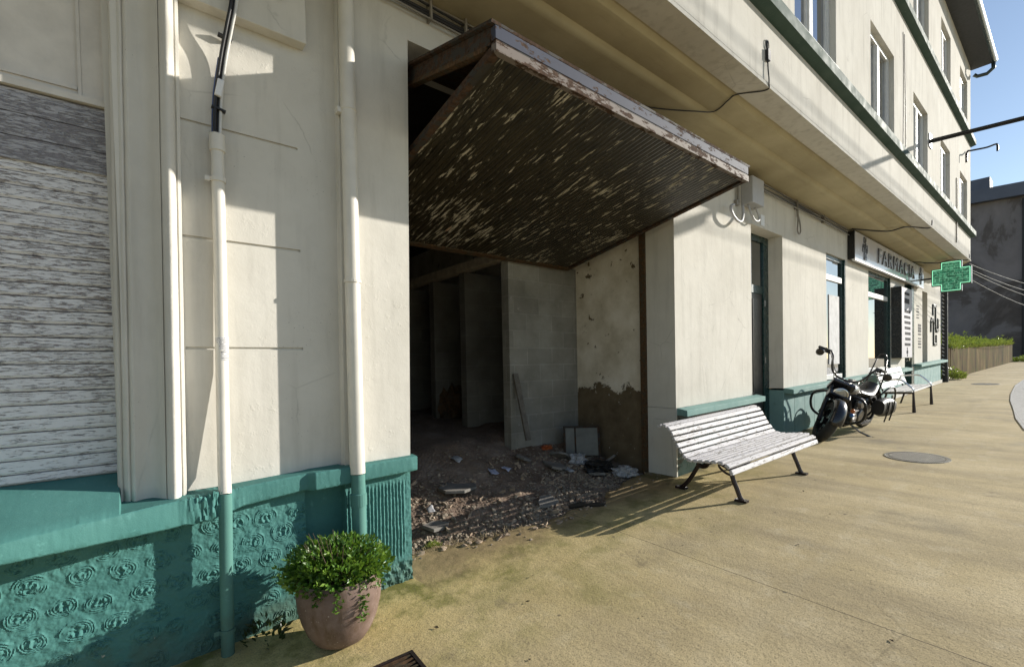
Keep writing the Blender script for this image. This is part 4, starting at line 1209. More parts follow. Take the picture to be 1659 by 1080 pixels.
# ------------------------------------------------------------------ pharmacy signs
def textmesh(name, body, size, m, parent, mat4, sx=1., ext=.008):
    cu = bpy.data.curves.new(name, 'FONT'); cu.body = body; cu.size = size; cu.extrude = ext; cu.align_x = 'LEFT'; cu.space_character = 1.25
    o = bpy.data.objects.new('tmp', cu); COL.objects.link(o)
    dg = bpy.context.evaluated_depsgraph_get(); dg.update()
    me = bpy.data.meshes.new_from_object(o.evaluated_get(dg)); bpy.data.objects.remove(o)
    me.transform(Matrix.Diagonal((sx, 1, 1, 1))); me.transform(mat4)
    if parent: me.transform(rootmat(parent).inverted())
    me.materials.clear(); me.materials.append(m)
    q = bpy.data.objects.new(name, me); COL.objects.link(q)
    if parent: q.parent = parent
    return q
def facing(x, y, z): return Matrix.Translation((x, y, z)) @ Matrix.Rotation(math.pi/2, 4, 'X')
def emblem(m, cx, y, cz, w, h, r, dep):
    P1 = [(-.14, .28), (-.14, .5), (.09, .5), (.09, -.06), (.14, -.14), (.26, -.14), (.31, -.06), (.31, .16)]
    P2 = [(-p[0], -p[1]) for p in P1]
    for P in (P1, P2):
        for (a, b) in zip(P, P[1:]):
            va = Vector((cx+a[0]*w, y, cz+a[1]*h)); vb = Vector((cx+b[0]*w, y, cz+b[1]*h))
            d = vb-va
            m.obox((va+vb)/2, d, (0, 1, 0), d.cross(Vector((0, 1, 0))), d.length/2+r*.9, dep, r)
ps = empty('pharmacy_sign', 'long silver fascia sign reading FARMACIA under the soffit', 'sign', (10.6, 0, 1.9))
SX0, SX1, SY = 10.62, 16.75, -.12
mb = MB(); mb.box(SX0, SX1, SY+.006, -.002, 1.875, 2.40); mb.build('sign_case', M['sign_side'], ps)
mb = MB(); mb.box(SX0+.01, SX1-.01, SY, SY+.0055, 1.885, 2.39); mb.build('sign_face', M['sign_face'], ps)
mb = MB(); mb.box(SX0+.0, SX1, SY-.004, SY+.05, 1.845, 1.876); mb.build('bottom_trim', M['white_plastic'], ps)
textmesh('lettering', 'FARMACIA', .44, M['letter'], ps, facing(12.15, SY-.012, 1.985), 1.36, .012)
for cx in (11.25, 16.35):
    mb = MB(); emblem(mb, cx, SY-.008, 2.14, .46, .40, .018, .008); mb.build('emblem', M['letter'], ps)
vp = empty('sign_panel', 'tall narrow projecting panel with lines of small print beside the pharmacy door', 'sign', (13.9, -.1, 0))
mb = MB(); mb.box(13.86, 14.92, -.19, -.002, -.02, 1.64); mb.build('panel_case', M['sign_side'], vp)
mb = MB(); mb.box(13.87, 14.91, -.196, -.1905, -.01, 1.63); mb.build('panel_face', M['panel_face'], vp)
random.seed(9)
for i, z in enumerate([1.50, 1.33, 1.08, .95, .82, .69, .56, .43, .30]):
    mb = MB(); x = 14.10; e = 14.72 if i > 1 else 14.62
    x += .1*random.random()
    while x < e:
        w = random.uniform(.03, .08)
        mb.box(x, min(e, x+w), -.2, -.1962, z-(.032 if i != 1 else .06), z+(.032 if i != 1 else .06)); x += w+random.uniform(.012, .03)
    mb.build('print_line', M['print'], vp)
mb = MB(); emblem(mb, 14.4, -.198, .12, .22, .2, .009, .0015); mb.build('emblem', M['print'], vp)
mb = MB(); emblem(mb, 18.98, -.016, .95, 1.75, 1.16, .042, .015); tag(mb.build('wall_emblem', M['emblem'], bevel=.006), 'large dark interlocking emblem on the last cream pillar of the pharmacy', 'emblem')
mb = MB(); random.seed(4)
for (x0, x1, z0, z1) in ((16.55, 16.85, 1.05, 1.45), (16.75, 17.12, .60, .90), (16.75, 17.12, .25, .52)):
    z = z0
    while z < z1:
        mb.box(x0, x1, -.006, -.001, z, min(z1, z+random.uniform(.02, .07))); z += .08
tag(mb.build('wall_lettering', M['print']), 'columns of small dark lettering on the pillar left of the slot window', 'lettering')
cx = empty('pharmacy_cross', 'lit green pharmacy cross on a bracket at the far end of the building', 'cross sign', (16.3, 0, 2.0))
def crosspoly(yc, zc, w, h, a, b):
    return [(yc-a, zc-h), (yc+a, zc-h), (yc+a, zc-b), (yc+w, zc-b), (yc+w, zc+b), (yc+a, zc+b), (yc+a, zc+h), (yc-a, zc+h), (yc-a, zc+b), (yc-w, zc+b), (yc-w, zc-b), (yc-a, zc-b)]
YC, ZC = -.725, 2.035
mb = MB(); mb.prism(crosspoly(YC, ZC, .375, .385, .20, .215), 'x', 16.26, 16.40); mb.build('cross_case', M['cross_side'], cx)
mb = MB(); mb.prism(crosspoly(YC, ZC, .335, .345, .16, .175), 'x', 16.250, 16.258); mb.build('led_display', M['led'], cx)
mb = MB(); P = crosspoly(YC, ZC, .350, .360, .175, .19)
for a, b in zip(P, P[1:]+P[:1]):
    mb.cyl((16.25, a[0], a[1]), (16.25, b[0], b[1]), .008, 6)
mb.build('neon_tube', M['neon'], cx)
mb = MB(); mb.box(16.30, 16.36, YC+.37, .0, ZC-.02, ZC+.02); mb.build('bracket', M['black_metal'], cx)

# ------------------------------------------------------------------ benches
def bench(lab):
    r = empty('park_bench', lab, 'bench', (4.90, -.62, 0))
    return r
b1 = empty('park_bench', 'curved bench of peeling white slats on dark cast iron legs beside the garage', 'bench', (4.90, -.93, zg(4.9)), (0, R_(-1.9), R_(-2.2)))
prof = [(-.012, .325, 1.25), (.022, .372, .55), (.085, .394, .08), (.145, .394, -.03), (.205, .388, -.08), (.265, .381, -.10), (.325, .376, -.06), (.382, .379, .18), (.432, .403, .72), (.472, .446, .92), (.506, .495, 1.02), (.536, .546, 1.06), (.565, .598, 1.04), (.598, .646, .85), (.646, .672, .2), (.700, .662, -.32)]
def slatset(items, hl):
    m = MB()
    for i, (u, h, a) in enumerate(items):
        d = Vector((0, math.cos(a), math.sin(a))); n_ = Vector((0, -math.sin(a), math.cos(a)))
        c = Vector((random.uniform(-.008, .008), u, h))
        m.obox(c, Vector((1, random.uniform(-.003, .003), random.uniform(-.002, .002))), d, n_, hl, .0225, .0145)
    return m
random.seed(8)
slatset(prof[:8], .925).build('seat', M['slat'], b1, local=True, bevel=.006)
slatset(prof[8:], .925).build('backrest', M['slat'], b1, local=True, bevel=.006)
for sx in (-.64, .66):
    m = MB()
    def strip(pts, w, r):
        p = smoothp(pts, 5); m.tube([(sx, q[0], q[1]) for q in [(v.x, v.y) for v in p]] if False else [(sx, v.y, v.z) for v in p], r if isinstance(r, list) else r, 8)
    S = lambda *q: [(0, a, b) for a, b in q]
    strip(S(*[(u-math.sin(-a)*0+math.sin(a)*.024, h-math.cos(a)*.024) for u, h, a in prof[1:]]), 0, .014)
    strip(S((.085, .37), (.105, .31), (.13, .27), (.12, .20), (.085, .11), (.06, .04), (.04, .012)), 0, .021)
    strip(S((.51, .47), (.475, .37), (.46, .28), (.50, .20), (.56, .11), (.62, .04), (.66, .012)), 0, .021)
    strip(S((.13, .27), (.20, .30), (.28, .33), (.36, .30), (.42, .27), (.465, .28)), 0, .016)
    strip(S((.12, .22), (.19, .24), (.25, .29), (.23, .335), (.19, .32), (.20, .29)), 0, .011)
    strip(S((.47, .26), (.41, .25), (.36, .28), (.37, .335), (.41, .325)), 0, .011)
    m.obox((sx, .045, .010), (1, 0, 0), (0, 1, 0), (0, 0, 1), .028, .055, .010)
    m.obox((sx, .655, .010), (1, 0, 0), (0, 1, 0), (0, 0, 1), .028, .055, .010)
    m.build('leg', M['iron'], b1, local=True, smooth='auto')

b2 = empty('park_bench', 'boarded bench with chrome armrests against the pharmacy wall behind the motorcycle', 'bench', (12.35, -.82, zg(12.35)), (0, R_(-1.4), 0))
m = MB()
for u in (.05, .165, .28, .395): m.box(-1.02, 1.02, u-.052, u+.052, .385-.06*(u-.05)*.6, .41-.06*(u-.05)*.6)
m.build('seat', M['slat_grey'], b2, local=True, bevel=.004)
m = MB()
for k, (u, h) in enumerate(((.475, .49), (.512, .615), (.55, .74))): m.obox((-.25+.25, u, h), (1, 0, 0), (0, .29, .957), (0, -.957, .29), 1.0, .055, .013)
m.build('backrest', M['slat_grey'], b2, local=True, bevel=.004)
for sx in (-.92, .72):
    m = MB()
    m.tube([(sx, -.01, .0), (sx, -.005, .2), (sx, .0, .42)], [.030, .022, .015], 8)
    m.tube([(sx, .0, .365), (sx, .45, .35)], .017, 8); m.tube([(sx, .40, .35), (sx, .50, .0)], .017, 8); m.tube([(sx, .45, .36), (sx, .57, .80)], .016, 8)
    lg = m.build('leg', M['iron'], b2, local=True, smooth='auto')
    m = MB(); m.tube(smoothp([(sx, -.005, .41), (sx, .02, .46), (sx, .14, .585), (sx, .20, .615), (sx, .30, .62), (sx, .515, .60)]), .016, 8); m.build('armrest', M['chrome'], lg, local=True, smooth=True)

# ------------------------------------------------------------------ motorcycle
mc = empty('motorcycle', 'black cruiser motorcycle leaning on its kickstand by the shop window', 'motorcycle', (9.16, -.56, zg(8.6)+.02), (R_(-11), R_(2.2), R_(174.5)))
RW = .315; WB = 1.55
steer = R_(38)
H = Vector((WB-.42, 0, .80)); AX = Vector((-.50, 0, .866)).normalized()
SM = Matrix.Translation(H) @ Matrix.Rotation(steer, 4, AX) @ Matrix.Translation(-H)
def wheel(cx, r, w, m4, tw):
    t = MB(); c = Vector((cx, 0, r))
    pr = []
    for k in range(13):
        a = math.pi*k/12
        pr.append((r-tw+tw*math.sin(a)**.8, -w*math.cos(a)))
    t.lathe(pr, c, (0, 1, 0), 40, cap=False)
    pr2 = [(r-tw, -w), (r-tw-.01, -w*.9), (r-tw-.01, w*.9), (r-tw, w)]
    t.lathe(pr2, c, (0, 1, 0), 40, cap=False)
    rim = MB(); rim.lathe([(r-tw+.01, -w*.75), (r-tw-.03, -w*.7), (r-tw-.03, w*.7), (r-tw+.01, w*.75)], c, (0, 1, 0), 40, cap=False)
    for k in range(7):
        a = 2*math.pi*k/7
        rim.obox(c+Vector((math.cos(a), 0, math.sin(a)))*(r-tw)*.55, (math.cos(a), 0, math.sin(a)), (0, 1, 0), (-math.sin(a), 0, math.cos(a)), (r-tw)*.45, .018, .022)
    rim.cyl(c+Vector((0, -.07, 0)), c+Vector((0, .07, 0)), .05, 16)
    rim.lathe([(.06, 0), (.135, 0), (.135, .006), (.06, .006)], c+Vector((0, .062, 0)), (0, 1, 0), 24)
    if m4: t.xform(m4); rim.xform(m4)
    return t, rim
t, rim = wheel(WB, RW, .068, SM, .105)
fw = t.build('front_wheel', M['rubber'], mc, local=True, smooth=True); rim.build('rim', M['gloss_black'], fw, local=True, smooth='auto')
t, rim = wheel(0, RW, .080, None, .115)
rw_ = t.build('rear_wheel', M['rubber'], mc, local=True, smooth=True); rim.build('rim', M['gloss_black'], rw_, local=True, smooth='auto')
def fender(cx, r, w, a0, a1, m4):
    f = MB(); rows = []
    for k in range(25):
        a = R_(a0+(a1-a0)*k/24); row = []
        for j in range(9):
            b = math.pi*(j/8)
            row.append(Vector((cx+math.cos(a)*(r-.05+.06*math.sin(b)), -w*math.cos(b), RW+math.sin(a)*(r-.05+.06*math.sin(b)))))
        rows.append(row)
    f.rows(rows)
    if m4: f.xform(m4)
    return f
o = fender(WB, RW+.035, .088, 12, 178, SM).build('front_fender', M['gloss_black'], mc, local=True, smooth=True); o.modifiers.new('thick', 'SOLIDIFY').thickness = .005
o = fender(0, RW+.05, .105, 8, 170, None).build('rear_fender', M['gloss_black'], mc, local=True, smooth=True); o.modifiers.new('thick', 'SOLIDIFY').thickness = .005
for sy in (-.11, .11):
    f = MB(); f.tube([(WB+.02, sy, RW-.02), (WB-.16, sy, .50), (WB-.30, sy, .72), (WB-.38, sy, .86)], [.032, .032, .026, .024], 12)
    f.xform(SM); f.build('fork_leg', M['black_metal'], mc, local=True, smooth='auto')
f = MB()
f.obox((WB-.33, 0, .78), (0, 1, 0), (.5, 0, .866), (.866, 0, -.5), .15, .10, .03); f.obox((WB-.22, 0, .66), (0, 1, 0), (.5, 0, .866), (.866, 0, -.5), .14, .06, .05); f.xform(SM)
f.build('fork_cover', M['gloss_black'], mc, local=True, bevel=.012)
f = MB(); f.lathe([(.03, -.13), (.07, -.11), (.092, -.05), (.096, .0), (.092, .012)], (WB-.20, 0, .70), (1, 0, -.05), 28); f.xform(SM)
hl = f.build('headlight', M['gloss_black'], mc, local=True, smooth='auto')
f = MB(); f.lathe([(.094, .0), (.101, .006), (.100, .022), (.086, .024)], (WB-.20, 0, .70), (1, 0, -.05), 28, cap=False); f.xform(SM); f.build('headlight_ring', M['chrome'], hl, local=True, smooth=True)
f = MB(); f.lathe([(.088, .016), (.06, .030), (.02, .036), (.001, .037)], (WB-.20, 0, .70), (1, 0, -.05), 28, cap=False); f.xform(SM); f.build('lens', M['lens'], hl, local=True, smooth=True)
f = MB()
for s in (-1, 1):
    f.tube(smoothp([(WB-.40, .0, .88), (WB-.40, s*.10, .89), (WB-.42, s*.20, .96), (WB-.46, s*.27, 1.12), (WB-.50, s*.32, 1.17), (WB-.60, s*.42, 1.16)]), .015, 8)
f.xform(SM)
hb = f.build('handlebar', M['black_metal'], mc, local=True, smooth=True)
for s in (-1, 1):
    f = MB(); f.tube([(WB-.54, s*.36, 1.168), (WB-.63, s*.45, 1.158)], .021, 10); f.box(WB-.56, WB-.50, s*.34-.035, s*.34+.035, 1.13, 1.19); f.xform(SM); f.build('grip', M['rubber'], hb, local=True)
    f = MB(); f.tube([(WB-.52, s*.35, 1.18), (WB-.46, s*.40, 1.20), (WB-.43, s*.43, 1.16)], .006, 6); f.lathe([(.001, -.03), (.045, -.024), (.056, -.005), (.054, .004)], (WB-.44, s*.45, 1.12), (-1, 0, .1), 20); f.xform(SM); f.build('mirror', M['gloss_black'], hb, local=True, smooth='auto')
    f = MB()
    f.tube(smoothp([(WB-.47, s*.33, 1.17), (WB-.38, s*.27, 1.08), (WB-.36, s*.14, .92), (WB-.38, s*.06, .80)]), .005, 6); f.tube(smoothp([(WB-.46, s*.30, 1.15), (WB-.32, s*.25, 1.05), (WB-.30, s*.15, .86)]), .004, 6)
    f.xform(SM); f.build('brake_cable', M['chrome_dull'], hb, local=True)
# tank, frame, seat
f = MB(); rows = []
for k in range(15):
    u = k/14; x = 1.10-.56*u
    w = .135*math.sin(math.pi*min(1, .14+u*.80))**.6; h = .13*math.sin(math.pi*(.20+.62*u))**.7; zc = .70-.055*u
    rows.append([(x, w*math.cos(a), zc+h*(math.sin(a) if math.sin(a) > 0 else .55*math.sin(a))) for a in [2*math.pi*j/20 for j in range(20)]])
f.rows(rows, close=True); f.face(rows[0]); f.face(rows[-1])
tk = f.build('fuel_tank', M['gloss_black'], mc, local=True, smooth='auto')
f = MB(); f.box(.66, .98, -.03, .03, .800, .835); f.cyl((.80, 0, .83), (.80, 0, .85), .035, 16); f.build('tank_console', M['chrome_dull'], tk, local=True, bevel=.01)
f = MB(); rows = []
for k in range(13):
    u = k/12; x = .56-.62*u; z = .64-.05*math.sin(math.pi*u*1.1)+.10*max(0, u-.6)
    w = .10+.05*math.sin(math.pi*u)
    rows.append([(x, w*math.cos(a), z+.05*math.sin(a)) for a in [2*math.pi*j/14 for j in range(14)]])
f.rows(rows, close=True); f.face(rows[0]); f.face(rows[-1]); f.build('saddle', M['leather'], mc, local=True, smooth='auto')
f = MB()
for s in (-.10, .10):
    f.tube([(1.16, s*.3, .78), (1.08, s, .45), (1.02, s, .18), (.40, s, .17), (.02, s*1.2, .32), (.30, s, .58), (1.12, s*.3, .72)], .018, 8)
f.build('frame', M['black_metal'], mc, local=True, smooth=True)
# engine: V twin
f = MB(); f.box(.44, .90, -.12, .12, .20, .38); f.cyl((.56, -.15, .28), (.56, .15, .28), .10, 20); f.cyl((.84, .11, .28), (.84, .16, .28), .085, 20)
en = f.build('engine', M['chrome_dull'], mc, local=True, bevel=.012)
for (bx, dx) in ((.78, .10), (.60, -.10)):
    f = MB()
    for k in range(9):
        z = .37+k*.024; x = bx+dx*(z-.37)/.22
        f.cyl((x, 0, z), (x+dx*.06, 0, z+.012), .085 if k < 7 else .075, 16)
    f.build('cylinder', M['black_metal'], en, local=True)
f = MB(); f.lathe([(.001, .0), (.075, .0), (.085, .02), (.07, .06), (.001, .065)], (.68, .12, .50), (0, 1, 0), 20); f.build('air_cleaner', M['chrome_dull'], en, local=True, smooth='auto')
f = MB(); f.ell((.99, .17, .42), .03, .03, .035); f.build('coil_cover', M['amber'], en, local=True, smooth=True)
f = MB(); f.ell((.96, .16, .35), .045, .03, .03); f.build('fuel_filter', M['blue_plastic'], en, local=True, smooth=True)
f = MB(); f.tube(smoothp([(.86, -.11, .50), (.98, -.15, .38), (.90, -.17, .24), (.60, -.18, .19), (.0, -.19, .20), (-.35, -.19, .22)]), .032, 12); f.build('exhaust', M['chrome'], mc, local=True, smooth=True)
for s in (-1, 1):
    f = MB(); f.tube(smoothp([(1.14, s*.04, .66), (1.13, s*.20, .66), (1.12, s*.33, .60), (1.10, s*.36, .46), (1.06, s*.32, .32), (1.02, s*.18, .24), (1.0, s*.06, .22)]), .018, 8); f.build('crash_bar', M['black_metal'], mc, local=True, smooth=True)
    f = MB(); f.box(.62, .94, s*.25-.05, s*.25+.05, .235, .255); f.tube([(.78, s*.1, .22), (.78, s*.24, .235)], .012, 6); f.build('footboard', M['chrome_dull'], mc, local=True)
    f = MB()
    rows = []
    for k in range(9):
        u = k/8; x = .20-.52*u; hh = .15*(1-.25*abs(2*u-1)**3)
        rows.append([(x, s*.22+.085*math.cos(a)*(1 if abs(math.cos(a)) < .9 else 1.), .40-.03*u+hh*math.copysign(abs(math.sin(a))**.55, math.sin(a))) for a in [2*math.pi*j/16 for j in range(16)]])
    f.rows(rows, close=True); f.face(rows[0]); f.face(rows[-1])
    bg = f.build('saddlebag', M['leather'], mc, local=True, smooth='auto')
    f = MB()
    for x in (.05, -.16):
        f.tube([(x, s*.31, .50), (x, s*.315, .36), (x, s*.30, .24), (x-.01, s*.29, .17)], .010, 6)
    build_each(f, 'bag_strap', M['leather'], bg, local=True)
f = MB()
for s in (-.11, .11): f.tube([(-.05, s, .58), (-.20, s*.9, .86), (-.27, s*.6, 1.10)], .011, 8)
f.tube(smoothp([(-.27, -.066, 1.10), (-.285, -.04, 1.16), (-.29, 0, 1.18), (-.285, .04, 1.16), (-.27, .066, 1.10)]), .011, 8); f.tube([(-.20, -.10, .86), (-.20, .10, .86)], .011, 8)
f.build('backrest_bar', M['black_metal'], mc, local=True, smooth=True)
f = MB(); f.tube(smoothp([(.02, .16, .55), (-.10, .20, .66), (-.30, .22, .68), (-.44, .22, .56), (-.44, .22, .36), (-.30, .20, .26)]), .013, 8); f.tube(smoothp([(.02, -.16, .55), (-.10, -.20, .66), (-.30, -.22, .68), (-.44, -.22, .56), (-.44, -.22, .36)]), .013, 8)
f.build('luggage_rail', M['black_metal'], mc, local=True, smooth=True)
f = MB(); f.lathe([(.001, -.03), (.04, -.03), (.045, .0), (.001, .012)], (-.36, 0, .52), (-1, 0, 0), 16); f.build('tail_light', M['amber'], mc, local=True)
f = MB(); f.tube([(.86, .12, .20), (.84, .26, .11), (.83, .40, .075)], .014, 8); f.tube(smoothp([(.83, .40, .075), (.78, .44, .078), (.77, .48, .085), (.84, .47, .085), (.85, .42, .08)]), .010, 6); f.build('kickstand', M['chrome_dull'], mc, local=True)

# ------------------------------------------------------------------ pavement furniture and litter
def zpl(x): return zg(x)
def metal_plate():
    t = NT('worn_cast_iron_cover')
    x, y, z = t.sep(t.co)
    a = t.math('SINE', t.math('MULTIPLY', t.math('ADD', x, y), 190.)); b = t.math('SINE', t.math('MULTIPLY', t.math('SUBTRACT', x, y), 190.))
    k = t.ramp(t.math('MULTIPLY', a, b), [(.0, 0.), (.25, 1.)])
    return t.out(t.mix(k, (.16, .145, .12), (.42, .39, .33)), .42, t.bump(k, .8, .004), metal=.35)
mp = metal_plate()
sl_a = math.atan(.036)
mh = empty('manhole_cover', 'round patterned iron manhole cover set in the pavement', 'manhole cover', (7.13, -1.59, zg(7.13)+.001), (0, -sl_a, 0))
mb = MB(); mb.lathe([(.001, .006), (.255, .006), (.255, -.01), (.001, -.01)], n=40); mb.build('lid', mp, mh, local=True)
mb = MB(); mb.lathe([(.262, -.01), (.262, .0055), (.30, .0055), (.305, -.01)], n=40, cap=False); mb.build('rim', mp, mh, local=True)
mh2 = mh.copy(); COL.objects.link(mh2); mh2.location = (19.6, -1.05, zg(19.6)+.001); mh2['label'] = 'far small dark access cover near the concrete planter'; mh2.scale = (1, 1, 1)
for c_ in [o for o in COL.objects if o.parent == mh]:
    d = c_.copy(); COL.objects.link(d); d.parent = mh2
for q in (mh, mh2): q['group'] = 'iron covers in the pavement'
gr = empty('drain_grate', 'square rusty iron drain grate at the front edge of the pavement', 'grate', (.885, -.845, zg(.88)+.003), (0, -sl_a, R_(-4)))
gr.scale = (.9, .9, 1)
mb = MB(); mb.box(-.17, .17, .15, .17, 0, .012); mb.box(-.17, .17, -.17, -.15, 0, .012); mb.box(.15, .17, -.15, .15, 0, .012); mb.box(-.17, -.15, -.15, .15, 0, .012); mb.build('frame', M['iron'], gr, local=True)
mb = MB()
for k in range(9): mb.box(-.149, .149, -.142+k*.034, -.142+k*.034+.014, .001, .010)
mb.build('bar', M['edge_rust'], gr, local=True)
mb = MB(); mb.box(-.149, .149, -.149, .149, .0002, .0008); mb.build('pit', M['soil'], gr, local=True)
random.seed(17)
lm = MB(); leaf(lm, (0, 0, .004), (1, 0, .15), (0, 0, 1), .05, .016)
lf = lm.build('dry_leaf', M['dry_leaf'])
spots = [(3.05, -.98), (3.2, -1.08), (2.1, -1.3), (1.75, -.75), (3.6, -1.55), (4.4, -1.5), (2.0, -.55), (4.9, -1.15), (2.75, -2.25), (1.42, -1.15), (1.25, -.62)]
for i, (x, y) in enumerate(spots):
    o = lf if i == 0 else lf.copy()
    if i: COL.objects.link(o)
    o.location = (x, y, zg(x)+.003); o.rotation_euler = (random.uniform(-.2, .2), random.uniform(-.2, .2), random.uniform(0, 6.3)); s_ = random.uniform(.25, .65); o.scale = (s_, s_, s_)
    tag(o, 'small dry brown leaf scrap lying on the sunny pavement', 'leaf', 'dry leaves on the pavement')

# ------------------------------------------------------------------ far end of the street
dp = empty('downpipe', 'black downpipe at the far corner of the pharmacy', 'pipe', (20.35, -.06, zg(20.3)), group='wall pipes')
mb = MB(); mb.tube([(20.33, -.06, 2.42), (20.33, -.06, -.2), (20.36, -.07, zg(20.3))], .075, 10); mb.build('pipe', M['pipe_black'], dp, smooth='auto')
mb = MB()
for k in range(24): mb.tube([(20.2, -.02, 2.2-k*.12), (20.28, -.05, 2.16-k*.12)], .02, 5)
mb.build('bracket', M['plastic_grey'], dp)
# street lamp arm and small hook lamp
la = empty('lamp_arm', 'long black lamp arm reaching out from the upper wall over the street', 'lamp arm', (12.35, YU, 4.25))
mb = MB(); mb.tube([(12.3, YU, 4.24), (12.3, YU-.9, 4.19), (12.3, YU-2.2, 4.12)], .028, 8); mb.tube([(12.3, YU, 4.20), (12.3, YU-.9, 4.155), (12.3, YU-2.2, 4.08)], .018, 8); mb.build('arm', M['black_metal'], la)
mb = MB(); mb.box(12.2, 12.4, YU-.02, YU+.005, 4.10, 4.36); mb.build('wall_plate', M['black_metal'], la)
mb = MB(); mb.ell((12.3, YU-2.3, 4.05), .12, .3, .07); mb.build('lamp_head', M['plastic_grey'], la, smooth=True)
hk = empty('wall_hook', 'slim bent pipe hook projecting from the far upper corner of the building', 'hook', (17.2, YU, 5.3))
mb = MB(); mb.tube(smoothp([(16.9, YU-.01, 5.0), (16.9, YU-.03, 5.26), (17.0, YU-.10, 5.30), (17.2, YU-.35, 5.34), (17.2, YU-.50, 5.36), (17.2, YU-.545, 5.34), (17.2, YU-.55, 5.18)]), .022, 8); mb.build('pipe', M['black_metal'], hk, smooth=True)
# facade cables between the upper windows
mb = MB()
for dx, ph in ((0, 0), (.14, 1.5)):
    mb.tube([(10.1+dx+.04*math.sin(z*1.7+ph), YU-.006, z) for z in [3.42+i*.22 for i in range(10)]], .005, 5)
tag(mb.build('facade_cable', M['cable_grey']), 'thin cables running up the upper wall between two windows', 'cable', 'cables on the upper wall')
mb = MB()
mb.tube([(15.35+.05*math.sin(z*2.1), YU-.02, z) for z in [2.7+i*.22 for i in range(8)]], .014, 5)
tag(mb.build('facade_cable', M['cable_grey']), 'thin dark cable on the upper wall above the green cross', 'cable', 'cables on the upper wall')
# overhead cables leaving the corner
ends = ((2.50, -2.55), (2.36, -2.45), (2.30, -2.47), (2.10, -2.0))
for i, (z, ye) in enumerate(ends):
    m = MB(); pts = []
    for k in range(13):
        u = k/12; pts.append((17.76+26.9*u, -.9+(ye+.9-1.0)*u, z+(4.2-i*.5-z)*u - .9*4*u*(1-u)*.6))
    m.tube(pts, .0075, 5)
    tag(m.build('overhead_cable', M['cable_dull']), 'one of the white overhead cables sagging from the building corner to the dark house', 'cable', 'overhead cables at the corner')
# overhead lines above the street (their shadows fall on the upper wall)
for i, (y, z) in enumerate(((-6.4, 7.2), (-6.4, 7.0), (-6.4, 6.7))):
    m = MB(); m.tube([(-5+u*70, y+.04*u*70*0, z-.15*4*(.5-abs(u-.5))*0+.1*i*u) for u in [k/20 for k in range(21)]], .02, 5)
    tag(m.build('power_line', M['cable_black']), 'black power line stretched above the street', 'cable', 'power lines above the street')
# planter and its weeds
pl = empty('planter_wall', 'long stained concrete retaining wall planted with weeds past the pharmacy', 'retaining wall', (22.5, .08, zg(22.5)))
mb = MB()
def PZt(x): return interp(x, [22.5, 38.7], [.30, .64])
mb.hexa([(22.5, .08, zg(22.5)-.3), (38.6, -.42, zg(38.6)-.3), (38.6, .0, zg(38.6)-.3), (22.5, .5, zg(22.5)-.3), (22.5, .08, PZt(22.5)), (38.6, -.42, PZt(38.6)), (38.6, .0, PZt(38.6)), (22.5, .5, PZt(22.5))])
mb.hexa([(22.3, .11, zg(22.3)-.3), (22.498, .09, zg(22.5)-.3), (22.498, 8, zg(22.5)-.3), (22.3, 8, zg(22.3)-.3), (22.3, .11, .28), (22.498, .09, .28), (22.498, 8, .9), (22.3, 8, .9)])
mb.build('wall', M['planter'], pl)
mb = MB(); mb.hexa([(22.5, .4, -.3), (38.6, -.1, -.3), (38.6, 8, -.3), (22.5, 8, -.3), (22.5, .4, .20), (38.6, -.1, .55), (38.6, 8, .8), (22.5, 8, .9)]); mb.build('soil', M['soil'], pl)
mb = MB(); random.seed(41)
for i in range(13000):
    x = random.uniform(22.5, 38.6); f = random.random()**1.7*4.2
    y = .10-(x-22.5)*.031+f-.05
    z = PZt(x)-.02+.95*(1-math.exp(-f/1.3))*(1-(x-22.5)/16*.72)*(.75+.8*fbm(x, 3, .9, 4))+random.uniform(-.05, .10)+(.45*max(0, fbm(x, y, 1.7, 4))*random.random() if random.random() < .5 else 0)
    leaf(mb, (x, y, z), (random.uniform(-1, 1), random.uniform(-1, .6), random.uniform(.0, 1.2)), (random.random(), 0, 1), random.uniform(.06, .17), random.uniform(.012, .035))
tag(mb.build('weeds', M['weed']), 'tangle of sunlit weeds on top of the concrete retaining wall', 'weeds', kind='stuff')
mb = MB(); tuft(mb, (21.9, -.02, zg(21.9)), .35, .42, 420, .12)
tag(mb.build('weed', M['weed']), 'leafy weed at the foot of the retaining wall beside the black downpipe', 'weed', 'weeds at the wall foot')
mb = MB()
for i in range(10): tuft(mb, (39.3+i*.45, -.75-.05*i, zg(39)), .4, .35, 110, .16)
tag(mb.build('weed', M['weed']), 'strip of weeds at the far end of the retaining wall', 'weed', 'weeds at the wall foot')
bs = empty('ivy_bush', 'dark ivy bush in shade above the weeds by the building corner', 'bush', (27, 1.5, .4))
mb = MB(); random.seed(44)
for i in range(1500):
    cxx, cyy, czz, rr = random.choice(((26.5, 1.6, 1.05, .55), (27.2, 1.9, .75, .6), (27.8, 1.6, 1.35, .35), (26.2, 1.4, .6, .5), (28.4, 1.3, .9, .35)))
    q = Vector((random.gauss(0, .45), random.gauss(0, .45), random.gauss(0, .38)))*rr
    leaf(mb, (cxx+q.x, cyy+q.y, czz+q.z), (random.uniform(-1, 1), random.uniform(-1, 1), random.uniform(-.2, 1)), (0, .3, 1), random.uniform(.08, .2), .05)
mb.build('foliage', M['ivy'], bs)
mb = MB(); mb.tube([(27, 1.7, .3), (27, 1.7, .8)], [.05, .03], 6); mb.tube([(27.6, 1.6, .4), (27.8, 1.6, 1.2)], [.03, .02], 6); mb.build('stem', M['stem'], bs)
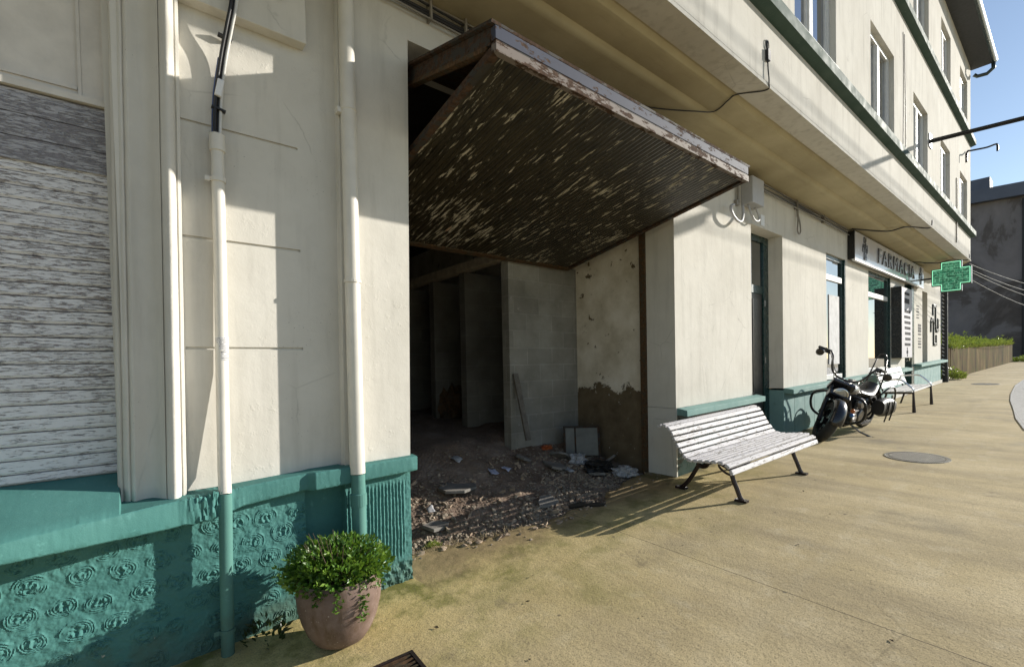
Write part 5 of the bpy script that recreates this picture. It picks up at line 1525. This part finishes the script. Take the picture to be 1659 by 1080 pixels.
# dark old house closing the street
oh = empty('old_house', 'tall dark grey patchy rendered house in shade at the end of the street', 'house', (45, 2, zg(45)))
mb = MB(); mb.box(45, 60, -2.6, 16, -1, 10.4); mb.build('wall', M['old_render'], oh)
mb = MB(); mb.hexa([(44.5, -2.9, 10.15), (61, -2.9, 10.15), (61, 17, 10.9), (44.5, 17, 10.9), (44.5, -2.9, 10.98), (61, -2.9, 10.98), (61, 17, 11.75), (44.5, 17, 11.75)]); rf = mb.build('roof', M['slate'], oh)
mb = MB(); mb.box(46, 47.6, 1.10, 4.5, 11.0, 12.25); mb.build('chimney', M['slate'], rf)
mb = MB(); mb.tube([(44.9, -.55, 10.1), (44.9, -.55, -.3)], .09, 8); mb.build('drainpipe', M['pipe_black'], oh)
# low house across the street, mirrored in the shop window
op = empty('opposite_house', 'low house across the street, seen only mirrored in shop glass', 'house', (67, -7.5, -.1))
mb = MB(); mb.box(60, 74, -10.3, -4.5, -1, 4.6); mb.build('wall', M['old_render'], op)
mb = MB(); mb.prism([(-10.6, 4.6), (-7.4, 5.8), (-4.2, 4.6)], 'x', 59.6, 74.3); mb.build('roof', M['slate'], op)

# ------------------------------------------------------------------ light, sky, camera
az_v = Vector((.879, -.370, .300)).normalized()
elev = math.asin(az_v.z); rot = math.atan2(az_v.x, az_v.y)
w = bpy.data.worlds.new('World'); scene.world = w; w.use_nodes = True
nt = w.node_tree; sky = nt.nodes.new('ShaderNodeTexSky'); sky.sky_type = 'NISHITA'; sky.sun_disc = False
sky.sun_elevation = elev; sky.sun_rotation = rot; sky.air_density = 1.0; sky.dust_density = .1; sky.ozone_density = 2.5
bg = nt.nodes['Background']; bg.inputs[1].default_value = .105; hs = nt.nodes.new('ShaderNodeHueSaturation'); hs.inputs['Saturation'].default_value = .84; nt.links.new(sky.outputs[0], hs.inputs['Color']); nt.links.new(hs.outputs[0], bg.inputs[0])
sd = bpy.data.lights.new('sun', 'SUN'); sd.energy = 5.0; sd.angle = R_(.5); sd.color = (1., .945, .85)
so = bpy.data.objects.new('sun', sd); COL.objects.link(so)
so.rotation_euler = az_v.to_track_quat('Z', 'Y').to_euler(); so.location = az_v*50

cd = bpy.data.cameras.new('camera'); cam = bpy.data.objects.new('camera', cd); COL.objects.link(cam)
cd.sensor_width = 36; cd.lens = 755.305/1659*36; cd.shift_y = 66.5/1659; cd.shift_x = -.5/1659*-1*0
cd.clip_start = .05; cd.clip_end = 2000
RR = [[0.7719013, -0.0285889, 0.6350992], [-0.6354219, -0.0029768, 0.7721594], [-0.0201846, -0.9995868, -0.0204638]]
m3 = Matrix(((RR[0][0], -RR[0][1], -RR[0][2]), (RR[1][0], -RR[1][1], -RR[1][2]), (RR[2][0], -RR[2][1], -RR[2][2])))
cam.matrix_world = Matrix.Translation((0, -2.8, 0)) @ m3.to_4x4()
scene.camera = cam
scene.view_settings.view_transform = 'Standard'; scene.view_settings.look = 'None'
scene.view_settings.exposure = .58; scene.view_settings.gamma = 1.
scene.cycles.max_bounces = 8
